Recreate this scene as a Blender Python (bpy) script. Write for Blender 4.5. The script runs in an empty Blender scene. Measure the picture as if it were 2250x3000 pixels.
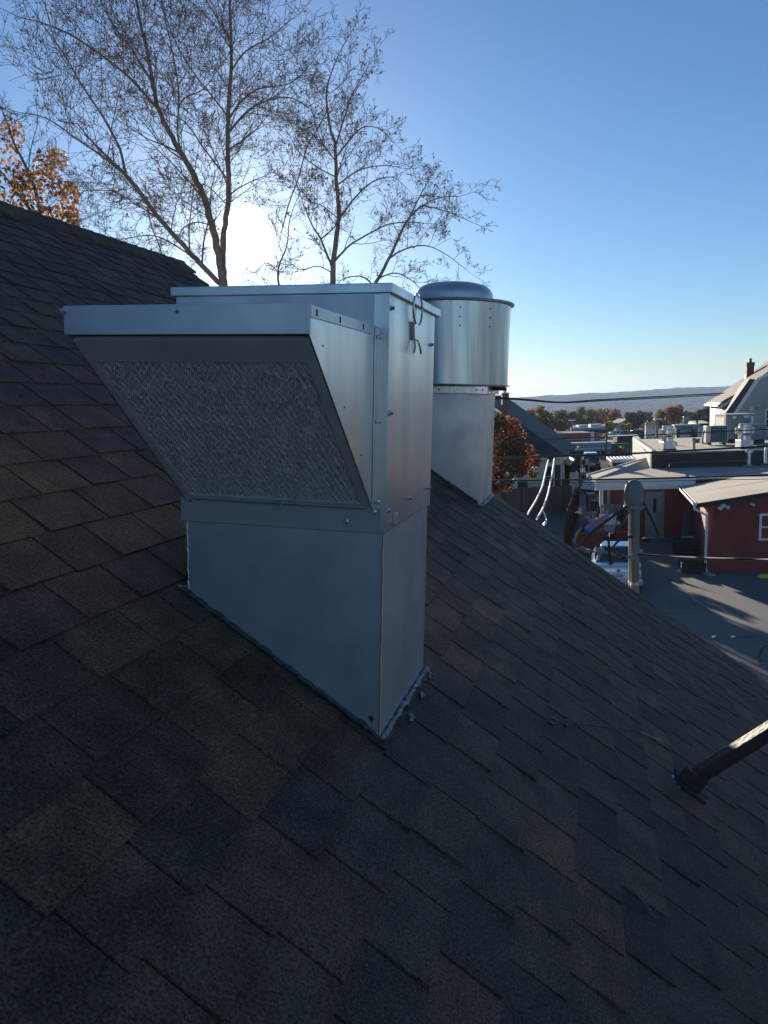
import bpy, math, random
from mathutils import Vector, Matrix, noise

random.seed(11)
scn = bpy.context.scene
COL = scn.collection
V = Vector

# ------------------------------------------------------------------ camera
FPX = 2253.0                       # focal length in pixels of a 2250 x 3000 frame
PITCH, ROLL = math.radians(7.994), 0.03168
CAM = V((0, 0, 7.0))
FWD = V((0, math.cos(PITCH), -math.sin(PITCH)))
UP0 = V((0, math.sin(PITCH), math.cos(PITCH)))
UPV = math.cos(ROLL) * UP0 + math.sin(ROLL) * V((1, 0, 0))
RGT = math.cos(ROLL) * V((1, 0, 0)) - math.sin(ROLL) * UP0
cd = bpy.data.cameras.new('camera')
cd.sensor_fit = 'VERTICAL'; cd.sensor_height = 36.0; cd.lens = FPX / 3000 * 36.0
cd.clip_start = 0.05; cd.clip_end = 9000
cam = bpy.data.objects.new('camera', cd); COL.objects.link(cam)
M = Matrix((RGT, UPV, -FWD)).transposed().to_4x4(); M.translation = CAM
cam.matrix_world = M
scn.camera = cam

# ------------------------------------------------------------------ sky, sun, exposure
SUN = V((-0.15414, 0.96626, 0.20638)).normalized()
SUN_EL = math.asin(SUN.z); SUN_AZ = math.atan2(SUN.x, SUN.y)
world = bpy.data.worlds.new('World'); scn.world = world; world.use_nodes = True
nt = world.node_tree; nt.nodes.clear()
out = nt.nodes.new('ShaderNodeOutputWorld')
sky = nt.nodes.new('ShaderNodeTexSky'); sky.sky_type = 'NISHITA'; sky.sun_disc = False
sky.sun_elevation = SUN_EL; sky.sun_rotation = SUN_AZ
sky.air_density = 1.0; sky.dust_density = 0.22; sky.ozone_density = 5.2; sky.altitude = 100
bg = nt.nodes.new('ShaderNodeBackground'); bg.inputs[1].default_value = 0.057
nt.links.new(sky.outputs[0], bg.inputs[0])
# the sun itself with its aureole, in the sun's own direction
tc = nt.nodes.new('ShaderNodeTexCoord')
dt = nt.nodes.new('ShaderNodeVectorMath'); dt.operation = 'DOT_PRODUCT'
dt.inputs[1].default_value = SUN
nt.links.new(tc.outputs['Generated'], dt.inputs[0])
mx = nt.nodes.new('ShaderNodeMath'); mx.operation = 'MAXIMUM'; mx.inputs[1].default_value = 0
nt.links.new(dt.outputs['Value'], mx.inputs[0])
last = None
for n_, a_ in ((11000, 120.0), (1800, 0.16), (260, 0.13), (50, 0.04)):
    p = nt.nodes.new('ShaderNodeMath'); p.operation = 'POWER'; p.inputs[1].default_value = n_
    nt.links.new(mx.outputs[0], p.inputs[0])
    m = nt.nodes.new('ShaderNodeMath'); m.operation = 'MULTIPLY_ADD'; m.inputs[1].default_value = a_
    nt.links.new(p.outputs[0], m.inputs[0])
    if last: nt.links.new(last.outputs[0], m.inputs[2])
    else: m.inputs[2].default_value = 0
    last = m
bg2 = nt.nodes.new('ShaderNodeBackground'); bg2.inputs[0].default_value = (1, 0.95, 0.86, 1)
nt.links.new(last.outputs[0], bg2.inputs[1])
ad = nt.nodes.new('ShaderNodeAddShader')
nt.links.new(bg.outputs[0], ad.inputs[0]); nt.links.new(bg2.outputs[0], ad.inputs[1])
nt.links.new(ad.outputs[0], out.inputs[0])
sl = bpy.data.lights.new('sun', 'SUN'); sl.energy = 5.0; sl.angle = math.radians(0.5); sl.color = (1, 0.87, 0.70)
so = bpy.data.objects.new('sun', sl); COL.objects.link(so); so.location = SUN * 60
so.rotation_euler = SUN.to_track_quat('Z', 'Y').to_euler()
scn.view_settings.view_transform = 'Standard'; scn.view_settings.look = 'None'
scn.view_settings.exposure = 1.2; scn.view_settings.gamma = 1.0
scn.view_settings.use_curve_mapping = False
scn.cycles.use_denoising = True
scn.cycles.max_bounces = 8; scn.cycles.transparent_max_bounces = 16
scn.cycles.volume_bounces = 0

# ------------------------------------------------------------------ projection helpers
def ray(u, v): return FWD + RGT * ((u - 1125) / FPX) + UPV * ((1500 - v) / FPX)
def hit(u, v, p, n):
    r = ray(u, v); return CAM + r * ((p - CAM).dot(n) / r.dot(n))
def at(u, v, y):                   # the point at forward distance y seen at photo pixel (u, v)
    r = ray(u, v); return CAM + r * (y / r.y)
def gr(u, v, z=0.0): return hit(u, v, V((0, 0, z)), V((0, 0, 1)))
def px(p):
    q = p - CAM; z = q.dot(FWD)
    return 1125 + FPX * q.dot(RGT) / z, 1500 - FPX * q.dot(UPV) / z

# ------------------------------------------------------------------ materials
MATS = {}
def mat(name, c1, c2=None, rough=0.7, metal=0.0, scale=8.0, bump=0.0, bscale=None, detail=6.0,
        spec=0.5, trans=0.0, stretch=None, vary=0.0, coat=0.0, rvar=0.0, contrast=(0.35, 0.65), alpha=None):
    if name in MATS: return MATS[name]
    m = bpy.data.materials.new(name); m.use_nodes = True; t = m.node_tree; N = t.nodes; L = t.links
    b = N['Principled BSDF']; b.inputs['Roughness'].default_value = rough; b.inputs['Metallic'].default_value = metal
    b.inputs['Specular IOR Level'].default_value = spec; b.inputs['Coat Weight'].default_value = coat
    c2 = c2 or tuple(x * 0.8 for x in c1)
    co = N.new('ShaderNodeTexCoord'); mp = N.new('ShaderNodeMapping')
    L.new(co.outputs['Object'], mp.inputs[0])
    if stretch: mp.inputs['Scale'].default_value = stretch
    ns = N.new('ShaderNodeTexNoise'); ns.inputs['Scale'].default_value = scale; ns.inputs['Detail'].default_value = detail
    L.new(mp.outputs[0], ns.inputs['Vector'])
    rp = N.new('ShaderNodeMapRange'); rp.inputs[1].default_value, rp.inputs[2].default_value = contrast
    L.new(ns.outputs[0], rp.inputs[0])
    mixc = N.new('ShaderNodeMix'); mixc.data_type = 'RGBA'
    L.new(rp.outputs[0], mixc.inputs[0])
    mixc.inputs[6].default_value = (*c1, 1); mixc.inputs[7].default_value = (*c2, 1)
    colour = mixc.outputs[2]
    if vary > 0:
        oi = N.new('ShaderNodeObjectInfo'); ge = N.new('ShaderNodeNewGeometry')
        sm = N.new('ShaderNodeMath'); sm.operation = 'ADD'
        L.new(oi.outputs['Random'], sm.inputs[0]); L.new(ge.outputs['Random Per Island'], sm.inputs[1])
        fr = N.new('ShaderNodeMath'); fr.operation = 'FRACT'; L.new(sm.outputs[0], fr.inputs[0])
        mr = N.new('ShaderNodeMapRange'); mr.inputs[3].default_value = 1 - vary; mr.inputs[4].default_value = 1 + vary
        L.new(fr.outputs[0], mr.inputs[0])
        hs = N.new('ShaderNodeHueSaturation'); L.new(mr.outputs[0], hs.inputs['Value']); L.new(colour, hs.inputs['Color'])
        colour = hs.outputs[0]
    L.new(colour, b.inputs['Base Color'])
    if rvar > 0:
        rr = N.new('ShaderNodeMapRange'); rr.inputs[3].default_value = rough - rvar; rr.inputs[4].default_value = rough + rvar
        L.new(ns.outputs[0], rr.inputs[0]); L.new(rr.outputs[0], b.inputs['Roughness'])
    if bump > 0:
        n2 = N.new('ShaderNodeTexNoise'); n2.inputs['Scale'].default_value = bscale or scale * 4; n2.inputs['Detail'].default_value = 4
        L.new(mp.outputs[0], n2.inputs['Vector'])
        bp = N.new('ShaderNodeBump'); bp.inputs['Strength'].default_value = bump; bp.inputs['Distance'].default_value = 0.02
        L.new(n2.outputs[0], bp.inputs['Height']); L.new(bp.outputs[0], b.inputs['Normal'])
    if trans > 0:
        tr = N.new('ShaderNodeBsdfTranslucent'); L.new(colour, tr.inputs[0])
        ms = N.new('ShaderNodeMixShader'); ms.inputs[0].default_value = trans
        L.new(b.outputs[0], ms.inputs[1]); L.new(tr.outputs[0], ms.inputs[2])
        L.new(ms.outputs[0], N['Material Output'].inputs[0])
    MATS[name] = m
    return m

def shingle_material():
    m = bpy.data.materials.new('asphalt_shingle'); m.use_nodes = True; t = m.node_tree; N = t.nodes; L = t.links
    b = N['Principled BSDF']; b.inputs['Roughness'].default_value = 0.72; b.inputs['Specular IOR Level'].default_value = 0.32
    ge = N.new('ShaderNodeNewGeometry'); oi = N.new('ShaderNodeObjectInfo')
    sm = N.new('ShaderNodeMath'); sm.operation = 'ADD'
    L.new(oi.outputs['Random'], sm.inputs[0]); L.new(ge.outputs['Random Per Island'], sm.inputs[1])
    fr = N.new('ShaderNodeMath'); fr.operation = 'FRACT'; L.new(sm.outputs[0], fr.inputs[0])
    cr = N.new('ShaderNodeValToRGB'); e = cr.color_ramp; e.interpolation = 'LINEAR'
    e.elements[0].position = 0.0; e.elements[0].color = (0.066, 0.043, 0.032, 1)
    e.elements[1].position = 1.0; e.elements[1].color = (0.175, 0.096, 0.048, 1)
    for p_, c_ in ((0.3, (0.094, 0.058, 0.037, 1)), (0.6, (0.113, 0.068, 0.040, 1)), (0.85, (0.130, 0.076, 0.043, 1)),
                   (0.96, (0.146, 0.085, 0.046, 1))):
        k = e.elements.new(p_); k.color = c_
    L.new(fr.outputs[0], cr.inputs[0])
    # blends of granules: coarse mottling and fine specks, in world metres
    n1 = N.new('ShaderNodeTexNoise'); n1.inputs['Scale'].default_value = 9.0; n1.inputs['Detail'].default_value = 8
    n2 = N.new('ShaderNodeTexNoise'); n2.inputs['Scale'].default_value = 190.0; n2.inputs['Detail'].default_value = 4
    n3 = N.new('ShaderNodeTexVoronoi'); n3.inputs['Scale'].default_value = 240.0
    for n_ in (n1, n2, n3): L.new(ge.outputs['Position'], n_.inputs['Vector'])
    r1 = N.new('ShaderNodeMapRange'); r1.inputs[1].default_value = .3; r1.inputs[2].default_value = .7
    r1.inputs[3].default_value = 0.62; r1.inputs[4].default_value = 1.42; L.new(n1.outputs[0], r1.inputs[0])
    r2 = N.new('ShaderNodeMapRange'); r2.inputs[1].default_value = .35; r2.inputs[2].default_value = .75
    r2.inputs[3].default_value = 0.35; r2.inputs[4].default_value = 1.95; L.new(n2.outputs[0], r2.inputs[0])
    mu = N.new('ShaderNodeMath'); mu.operation = 'MULTIPLY'; L.new(r1.outputs[0], mu.inputs[0]); L.new(r2.outputs[0], mu.inputs[1])
    hs = N.new('ShaderNodeHueSaturation'); L.new(cr.outputs[0], hs.inputs['Color']); L.new(mu.outputs[0], hs.inputs['Value'])
    sp = N.new('ShaderNodeMix'); sp.data_type = 'RGBA'
    gt = N.new('ShaderNodeMath'); gt.operation = 'GREATER_THAN'; gt.inputs[1].default_value = 0.965
    sx = N.new('ShaderNodeSeparateColor'); L.new(n3.outputs['Color'], sx.inputs[0]); L.new(sx.outputs[0], gt.inputs[0])
    L.new(gt.outputs[0], sp.inputs[0]); L.new(hs.outputs[0], sp.inputs[6]); sp.inputs[7].default_value = (0.13, 0.10, 0.08, 1)
    L.new(sp.outputs[2], b.inputs['Base Color'])
    bp = N.new('ShaderNodeBump'); bp.inputs['Strength'].default_value = 0.9; bp.inputs['Distance'].default_value = 0.003
    L.new(n2.outputs[0], bp.inputs['Height']); L.new(bp.outputs[0], b.inputs['Normal'])
    return m

SHINGLE = shingle_material()
GALV = mat('galvanized_sheet', (0.68, 0.70, 0.73), (0.42, 0.44, 0.48), rough=0.36, metal=0.68, scale=4.5, rvar=0.12, bump=0.22, bscale=2.2, detail=9, contrast=(.3, .72))
GALV2 = mat('aluminium_sheet', (0.74, 0.75, 0.76), (0.52, 0.53, 0.56), rough=0.31, metal=0.95, scale=9, rvar=0.16, stretch=(1, 1, 0.12), bump=0.10, bscale=3, detail=9, contrast=(.28, .75))
SPUN = mat('spun_aluminium', (0.74, 0.73, 0.73), (0.46, 0.46, 0.49), rough=0.27, metal=1.0, scale=11, stretch=(1, 1, 0.04), contrast=(.36, .62), rvar=0.12, bump=0.12, bscale=9)  # light and dark upright streaks in the colour stand in for reflections
BAND = mat('weathered_sheet', (0.42, 0.42, 0.42), (0.34, 0.34, 0.34), rough=0.5, metal=0.5, scale=5, rvar=0.06)
DARKFR = mat('dark_filter_frame', (0.52, 0.52, 0.51), (0.44, 0.44, 0.43), rough=0.55, metal=0.1, scale=10)
MESHM = mat('filter_mesh', (0.86, 0.87, 0.88), (0.7, 0.71, 0.72), rough=0.32, metal=0.25, scale=60, vary=0.3, contrast=(.3,.7))
STEEL = mat('zinc_bolt', (0.72, 0.74, 0.78), (0.6, 0.62, 0.66), rough=0.28, metal=1.0, scale=30)
SEALD = mat('grey_sealant', (0.055, 0.060, 0.065), (0.035, 0.038, 0.042), rough=0.35, scale=40, bump=0.5, bscale=90)
SEALS = mat('silver_sealant', (0.34, 0.36, 0.36), (0.20, 0.22, 0.22), rough=0.35, metal=0.35, scale=60, bump=0.5, bscale=120)
GREYPL = mat('grey_plastic', (0.20, 0.205, 0.20), (0.16, 0.165, 0.16), rough=0.5, scale=6, bump=0.05)
PIPE = mat('weathered_conduit', (0.22, 0.24, 0.25), (0.15, 0.17, 0.18), rough=0.45, metal=0.7, scale=9, stretch=(1, 1, 0.3))
CABLEB = mat('black_cable', (0.025, 0.024, 0.023), (0.04, 0.038, 0.036), rough=0.4, scale=20)
CABLEG = mat('grey_cable', (0.32, 0.31, 0.28), (0.22, 0.21, 0.2), rough=0.5, scale=30)
WHITEPL = mat('white_plastic', (0.75, 0.75, 0.72), (0.62, 0.62, 0.6), rough=0.45, scale=10)
RUSTY = mat('brown_painted_steel', (0.055, 0.034, 0.022), (0.035, 0.022, 0.016), rough=0.6, scale=14, bump=0.3, bscale=60)
BARK = mat('bark', spec=0.0, c1=(0.28, 0.225, 0.185), c2=(0.19, 0.15, 0.125), rough=0.9, scale=9, bump=0.4, bscale=30)
DEADLEAF = mat('dry_leaf', (0.13, 0.085, 0.05), (0.07, 0.05, 0.03), rough=0.8, scale=20, vary=0.4, trans=0.35)
OAKLEAF = mat('orange_leaf', (0.30, 0.15, 0.05), (0.20, 0.09, 0.03), rough=0.6, scale=2, vary=0.5, trans=0.5)
MAPLELEAF = mat('maple_leaf', (0.26, 0.075, 0.035), (0.11, 0.095, 0.025), rough=0.6, scale=0.8, vary=0.4, trans=0.45, contrast=(0.42, 0.58))
SIDING = mat('cream_siding', (0.58, 0.56, 0.47), (0.52, 0.50, 0.42), rough=0.6, scale=1.2)
SIDING2 = mat('tan_siding', (0.30, 0.245, 0.165), (0.27, 0.22, 0.15), rough=0.6, scale=1.0)
GABLEW = mat('grey_siding', (0.40, 0.38, 0.36), (0.35, 0.34, 0.32), rough=0.65, scale=1.0)
ROOFG = mat('charcoal_shingle', (0.070, 0.072, 0.078), (0.050, 0.051, 0.055), rough=0.8, scale=2.5, bump=0.2, vary=0.12)
ROOFT = mat('tan_shingle', (0.080, 0.064, 0.048), (0.06, 0.05, 0.038), rough=0.8, scale=2.0, bump=0.2, vary=0.12)
BRICK = mat('chimney_brick', (0.26, 0.115, 0.085), (0.16, 0.085, 0.065), rough=0.85, scale=4, vary=0.25)
MORTAR = mat('mortar', (0.25, 0.23, 0.21), (0.2, 0.19, 0.17), rough=0.9, scale=10)
REDP = mat('barn_red_paint', (0.205, 0.036, 0.027), (0.155, 0.029, 0.023), rough=0.7, scale=1.5, bump=0.15, bscale=20)
WHITEP = mat('white_paint', (0.74, 0.74, 0.73), (0.66, 0.66, 0.65), rough=0.55, scale=2)
MEMB = mat('roof_membrane', (0.40, 0.37, 0.31), (0.31, 0.29, 0.25), rough=0.8, scale=0.5, detail=9)
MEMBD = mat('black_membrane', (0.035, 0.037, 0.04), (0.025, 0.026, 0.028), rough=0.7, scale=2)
FENCEW = mat('old_fence_wood', (0.15, 0.115, 0.085), (0.10, 0.08, 0.062), rough=0.9, scale=3, stretch=(1, 1, 0.1), vary=0.25)
GLASSD = mat('window_glass', (0.035, 0.04, 0.045), (0.03, 0.033, 0.038), rough=0.06, scale=1, spec=0.8)
DOORG = mat('grey_door_paint', (0.27, 0.28, 0.28), (0.24, 0.25, 0.25), rough=0.5, scale=3)
SHUT = mat('dark_green_paint', (0.03, 0.05, 0.045), (0.025, 0.04, 0.036), rough=0.6, scale=3)
CARSIL = mat('silver_car_paint', (0.48, 0.50, 0.53), (0.46, 0.48, 0.51), rough=0.28, metal=0.75, scale=2, coat=0.6)
CARBLK = mat('black_car_paint', (0.02, 0.021, 0.023), (0.02, 0.02, 0.022), rough=0.25, scale=2, coat=0.6)
CARWHT = mat('white_car_paint', (0.7, 0.7, 0.7), (0.68, 0.68, 0.68), rough=0.3, scale=2, coat=0.6)
CARBLU = mat('blue_car_paint', (0.10, 0.17, 0.28), (0.09, 0.16, 0.27), rough=0.3, scale=2, coat=0.6)
RUBBER = mat('tyre_rubber', (0.02, 0.02, 0.02), (0.03, 0.03, 0.03), rough=0.8, scale=20)
LAMPR = mat('red_lamp', (0.35, 0.02, 0.02), (0.28, 0.02, 0.02), rough=0.15, scale=5, coat=0.8)
LAMPW = mat('clear_lamp', (0.75, 0.72, 0.72), (0.6, 0.5, 0.5), rough=0.15, scale=6, coat=0.8)
PLATE = mat('plate_blue', (0.22, 0.38, 0.62), (0.30, 0.45, 0.66), rough=0.4, scale=3)
INK = mat('dark_blue_ink', (0.02, 0.035, 0.12), None, rough=0.5)
BLACKM = mat('black_matte', (0.02, 0.02, 0.02), (0.03, 0.03, 0.03), rough=0.8, scale=5)
ACM = mat('painted_unit_metal', (0.20, 0.22, 0.24), (0.17, 0.185, 0.20), rough=0.45, scale=2)
ACM2 = mat('pale_unit_metal', (0.58, 0.57, 0.54), (0.52, 0.51, 0.49), rough=0.5, scale=2)
COIL = mat('coil_fins', (0.06, 0.11, 0.12), (0.04, 0.08, 0.09), rough=0.45, scale=14, metal=0.3)
REDMET = mat('red_metal_panel', (0.42, 0.085, 0.06), (0.36, 0.07, 0.055), rough=0.5, scale=1)
BLUEG = mat('blue_grey_metal', (0.26, 0.30, 0.37), (0.22, 0.26, 0.32), rough=0.5, scale=0.6)
GREENF = mat('green_fascia', (0.02, 0.12, 0.085), (0.018, 0.10, 0.07), rough=0.5, scale=1)
STORE = mat('storefront', (0.30, 0.34, 0.36), (0.22, 0.26, 0.28), rough=0.3, scale=0.5)
YELLOW = mat('yellow_paint', (0.62, 0.40, 0.05), (0.5, 0.32, 0.04), rough=0.6, scale=4)
SIGNY = mat('sign_yellow', (0.55, 0.47, 0.17), (0.48, 0.41, 0.15), rough=0.4, scale=3)
TARP = mat('pink_cloth', (0.45, 0.20, 0.24), (0.36, 0.30, 0.42), rough=0.8, scale=3, contrast=(0.45, 0.55))
BLUEB = mat('blue_plastic', (0.08, 0.25, 0.42), (0.2, 0.4, 0.55), rough=0.3, scale=6, contrast=(0.4, 0.6))
CARDB = mat('cardboard', (0.30, 0.22, 0.14), (0.25, 0.18, 0.12), rough=0.85, scale=5)
GREYW = mat('weathered_boards', (0.20, 0.205, 0.20), (0.14, 0.145, 0.145), rough=0.85, scale=5, vary=0.25)
WIREM = mat('overhead_wire', (0.018, 0.018, 0.02), None, rough=0.5)
POLEW = mat('utility_pole_wood', (0.13, 0.105, 0.085), (0.10, 0.08, 0.065), rough=0.9, scale=5)

# ------------------------------------------------------------------ mesh builder
ROOTLOC = {}
def tag(o, label=None, cat=None, group=None, kind=None):
    if label: o['label'] = label
    if cat: o['category'] = cat
    if group: o['group'] = group
    if kind: o['kind'] = kind
    return o
def thing(name, loc, label, cat, group=None):
    o = bpy.data.objects.new(name, None); COL.objects.link(o); o.location = loc
    o.empty_display_size = 0.2
    ROOTLOC[o.name] = V(loc); return tag(o, label, cat, group)

class MB:
    def __init__(s): s.v = []; s.f = []
    def add(s, vs, fs):
        k = len(s.v); s.v += [tuple(p) for p in vs]; s.f += [tuple(i + k for i in f) for f in fs]; return s
    def hexa(s, b, t):             # bottom ring b (4), top ring t (4)
        return s.add(list(b) + list(t), [(3, 2, 1, 0), (4, 5, 6, 7), (0, 1, 5, 4), (1, 2, 6, 5), (2, 3, 7, 6), (3, 0, 4, 7)])
    def box(s, o, ex, ey, ez, x, y, z):   # axis ranges in a frame
        P = lambda a, b, c: o + ex * a + ey * b + ez * c
        return s.hexa([P(x[0], y[0], z[0]), P(x[1], y[0], z[0]), P(x[1], y[1], z[0]), P(x[0], y[1], z[0])],
                      [P(x[0], y[0], z[1]), P(x[1], y[0], z[1]), P(x[1], y[1], z[1]), P(x[0], y[1], z[1])])
    def slab(s, poly, vec):        # a polygon given thickness
        n = len(poly); vec = V(vec)
        return s.add(list(poly) + [p + vec for p in poly],
                     [tuple(range(n - 1, -1, -1)), tuple(range(n, 2 * n))] + [(i, (i + 1) % n, n + (i + 1) % n, n + i) for i in range(n)])
    def tube(s, pts, r, n=8, caps=True):
        pts = [V(p) for p in pts]; rs = r if isinstance(r, (list, tuple)) else [r] * len(pts)
        k = len(s.v); up = None
        for i, p in enumerate(pts):
            d = (pts[min(i + 1, len(pts) - 1)] - pts[max(i - 1, 0)])
            if d.length < 1e-9: d = V((0, 0, 1))
            d.normalize()
            if up is None:
                up = V((0, 0, 1)) if abs(d.z) < 0.9 else V((1, 0, 0))
            x = up.cross(d)
            if x.length < 1e-4: x = V((1, 0, 0)).cross(d)
            x.normalize(); y = d.cross(x); up = y
            for j in range(n):
                a = 2 * math.pi * j / n
                s.v.append(tuple(p + (x * math.cos(a) + y * math.sin(a)) * rs[i]))
        for i in range(len(pts) - 1):
            for j in range(n):
                s.f.append((k + i * n + j, k + i * n + (j + 1) % n, k + (i + 1) * n + (j + 1) % n, k + (i + 1) * n + j))
        if caps:
            s.f.append(tuple(k + j for j in range(n - 1, -1, -1)))
            e = k + (len(pts) - 1) * n; s.f.append(tuple(e + j for j in range(n)))
        return s
    def lathe(s, o, ex, ey, ez, prof, n=48, sx=1.0, sy=1.0):
        k = len(s.v)
        for r, z in prof:
            for j in range(n):
                a = 2 * math.pi * j / n
                s.v.append(tuple(o + ex * (r * sx * math.cos(a)) + ey * (r * sy * math.sin(a)) + ez * z))
        for i in range(len(prof) - 1):
            for j in range(n):
                s.f.append((k + i * n + j, k + i * n + (j + 1) % n, k + (i + 1) * n + (j + 1) % n, k + (i + 1) * n + j))
        s.f.append(tuple(k + j for j in range(n - 1, -1, -1)))
        e = k + (len(prof) - 1) * n; s.f.append(tuple(e + j for j in range(n)))
        return s
    def quad(s, *p): return s.add(p, [tuple(range(len(p)))])
    def build(s, name, m, parent=None, smooth=False, loc=None, bevel=0.0):
        o0 = V((0, 0, 0)); r = parent
        while r is not None and r.parent is not None: r = r.parent
        if r is not None: o0 = ROOTLOC.get(r.name, V((0, 0, 0)))
        elif loc is not None: o0 = V(loc)
        me = bpy.data.meshes.new(name)
        me.from_pydata([(p[0] - o0.x, p[1] - o0.y, p[2] - o0.z) for p in s.v], [], s.f); me.update()
        me.materials.append(m)
        if smooth: me.polygons.foreach_set('use_smooth', [True] * len(me.polygons))
        o = bpy.data.objects.new(name, me); COL.objects.link(o)
        if parent is not None: o.parent = parent
        else:
            o.location = o0; ROOTLOC[o.name] = V(o0)
        if bevel > 0:
            bv = o.modifiers.new('edge', 'BEVEL'); bv.width = bevel; bv.segments = 2; bv.limit_method = 'ANGLE'
        if smooth == 'auto' or (smooth and bevel == 0 and s.f and len(s.f) < 4000):
            try: me.set_sharp_from_angle(angle=math.radians(38))
            except Exception: pass
        return o
X, Y, Z = V((1, 0, 0)), V((0, 1, 0)), V((0, 0, 1))
def struct(mb, name, m, smooth=False): return tag(mb.build(name, m, None, smooth), kind='structure')
def curve_pts(pts, n=6):           # Catmull-Rom through the given points
    pts = [V(p) for p in pts]; P = [pts[0]] + pts + [pts[-1]]; res = []
    for i in range(1, len(P) - 2):
        for k in range(n):
            t = k / n; a, b, c, d = P[i - 1], P[i], P[i + 1], P[i + 2]
            res.append(0.5 * ((2 * b) + (c - a) * t + (2 * a - 5 * b + 4 * c - d) * t * t + (3 * b - a - 3 * c + d) * t ** 3))
    return res + [pts[-1]]
def copy_tree(o, parent=None):
    c = o.copy(); COL.objects.link(c); c.parent = parent
    for ch in o.children: copy_tree(ch, c)
    return c

# ------------------------------------------------------------------ roof frame
AZ, TH = math.radians(15.49), math.radians(35.083)
A_ = V((math.sin(AZ), math.cos(AZ), 0))             # along the courses, away from the camera
DH = V((math.cos(AZ), -math.sin(AZ), 0))            # level, towards the eave
DS = DH * math.cos(TH) - Z * math.sin(TH)           # down the slope
NR = DH * math.sin(TH) + Z * math.cos(TH)           # roof normal
P0 = CAM - NR * 1.0
def RP(a, s, h=0.0): return P0 + A_ * a + DS * s + NR * h
def roof(u, v): return hit(u, v, P0, NR)
S_RIDGE, S_EAVE, A_NEAR = -3.66, 3.9, -1.6
def rake(s): return 5.80 + max(0.0, -s - 0.3) * 0.17

# ------------------------------------------------------------------ setting: ground, hills
def build_ground():
    mb = MB(); xs = []; ys = []
    def steps(a, b, n): return [a + (b - a) * i / n for i in range(n)]
    xs = [-3000, -1500, -700] + steps(-350, -100, 5) + steps(-100, 150, 20) + steps(150, 400, 6) + [400, 700, 1400, 2600, 4000]
    ys = [-600, -200, -60] + steps(-20, 120, 14) + steps(120, 400, 14) + [400, 500, 650, 800, 1000, 1300, 1700, 2200, 3000, 4200]
    def h(x, y):
        r = math.hypot(max(0, abs(x) - 60) * 0.6, max(0, y))
        t = min(1, max(0, (r - 105) / 420)); return -30 * t * t * (3 - 2 * t)
    for y in ys:
        for x in xs: mb.v.append((x, y, h(x, y)))
    n = len(xs)
    for j in range(len(ys) - 1):
        for i in range(n - 1): mb.f.append((j * n + i, j * n + i + 1, (j + 1) * n + i + 1, (j + 1) * n + i))
    m = mat('town_ground', spec=0.0, c1=(0.20, 0.18, 0.15), c2=(0.13, 0.125, 0.10), rough=0.9, scale=0.05, detail=10)
    struct(mb, 'ground', m, True)
    # asphalt lot below the gable
    lot = MB(); lot.quad(V((-14, -12, .004)), V((40, -12, .004)), V((40, 50, .004)), V((-14, 50, .004)))
    m2 = mat('asphalt', (0.165, 0.163, 0.16), (0.12, 0.12, 0.12), rough=0.82, spec=0.3, scale=0.5, bump=0.35, bscale=60, detail=13, contrast=(.32, .66))
    struct(lot, 'parking_lot', m2)
    rd = MB(); rd.quad(V((-10, 62, .004)), V((70, 62, .004)), V((80, 92, .004)), V((-10, 92, .004)))
    struct(rd, 'far_road', mat('worn_asphalt', spec=0.0, c1=(0.20, 0.185, 0.165), c2=(0.15, 0.14, 0.13), rough=0.9, scale=0.2, detail=9))
build_ground()

def far_z(x, y):
    r = math.hypot(max(0, abs(x) - 60) * 0.6, max(0, y)); t = min(1, max(0, (r - 105) / 420)); return -30 * t * t * (3 - 2 * t)

def build_hills():
    mb = MB(); nx, ny = 260, 60
    for j in range(ny + 1):
        y = 1350 + 1500 * j / ny
        for i in range(nx + 1):
            x = -1900 + 4300 * i / nx
            t = j / ny
            crest = 3 + 26 * min(1, max(0, (x + 200) / 1300)) + 7 * noise.noise(V((x * .002, 3, 0))) - 6 * math.exp(-((x - 280) / 190) ** 2)
            base = -32
            prof = math.sin(min(1, t / .62) * math.pi / 2) ** 1.5 if t < .62 else math.cos((t - .62) / .38 * math.pi / 2) ** .7
            z = base + (crest - base) * prof
            z += 5.5 * noise.noise(V((x * .012, y * .006, 1))) * prof
            z += (2.4 * noise.noise(V((x * .06, y * .035, 5))) + 2.6 * noise.noise(V((x * .14, y * .07, 9)))) * (.35 + .65 * prof)
            mb.v.append((x, y, z))
    n = nx + 1
    for j in range(ny):
        for i in range(nx): mb.f.append((j * n + i, j * n + i + 1, (j + 1) * n + i + 1, (j + 1) * n + i))
    m = mat('autumn_hillside', spec=0.0, c1=(0.20, 0.078, 0.034), c2=(0.034, 0.038, 0.026), rough=0.95, scale=0.06, detail=14, contrast=(0.42, 0.60))
    struct(mb, 'hills', m, False)
build_hills()

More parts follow.
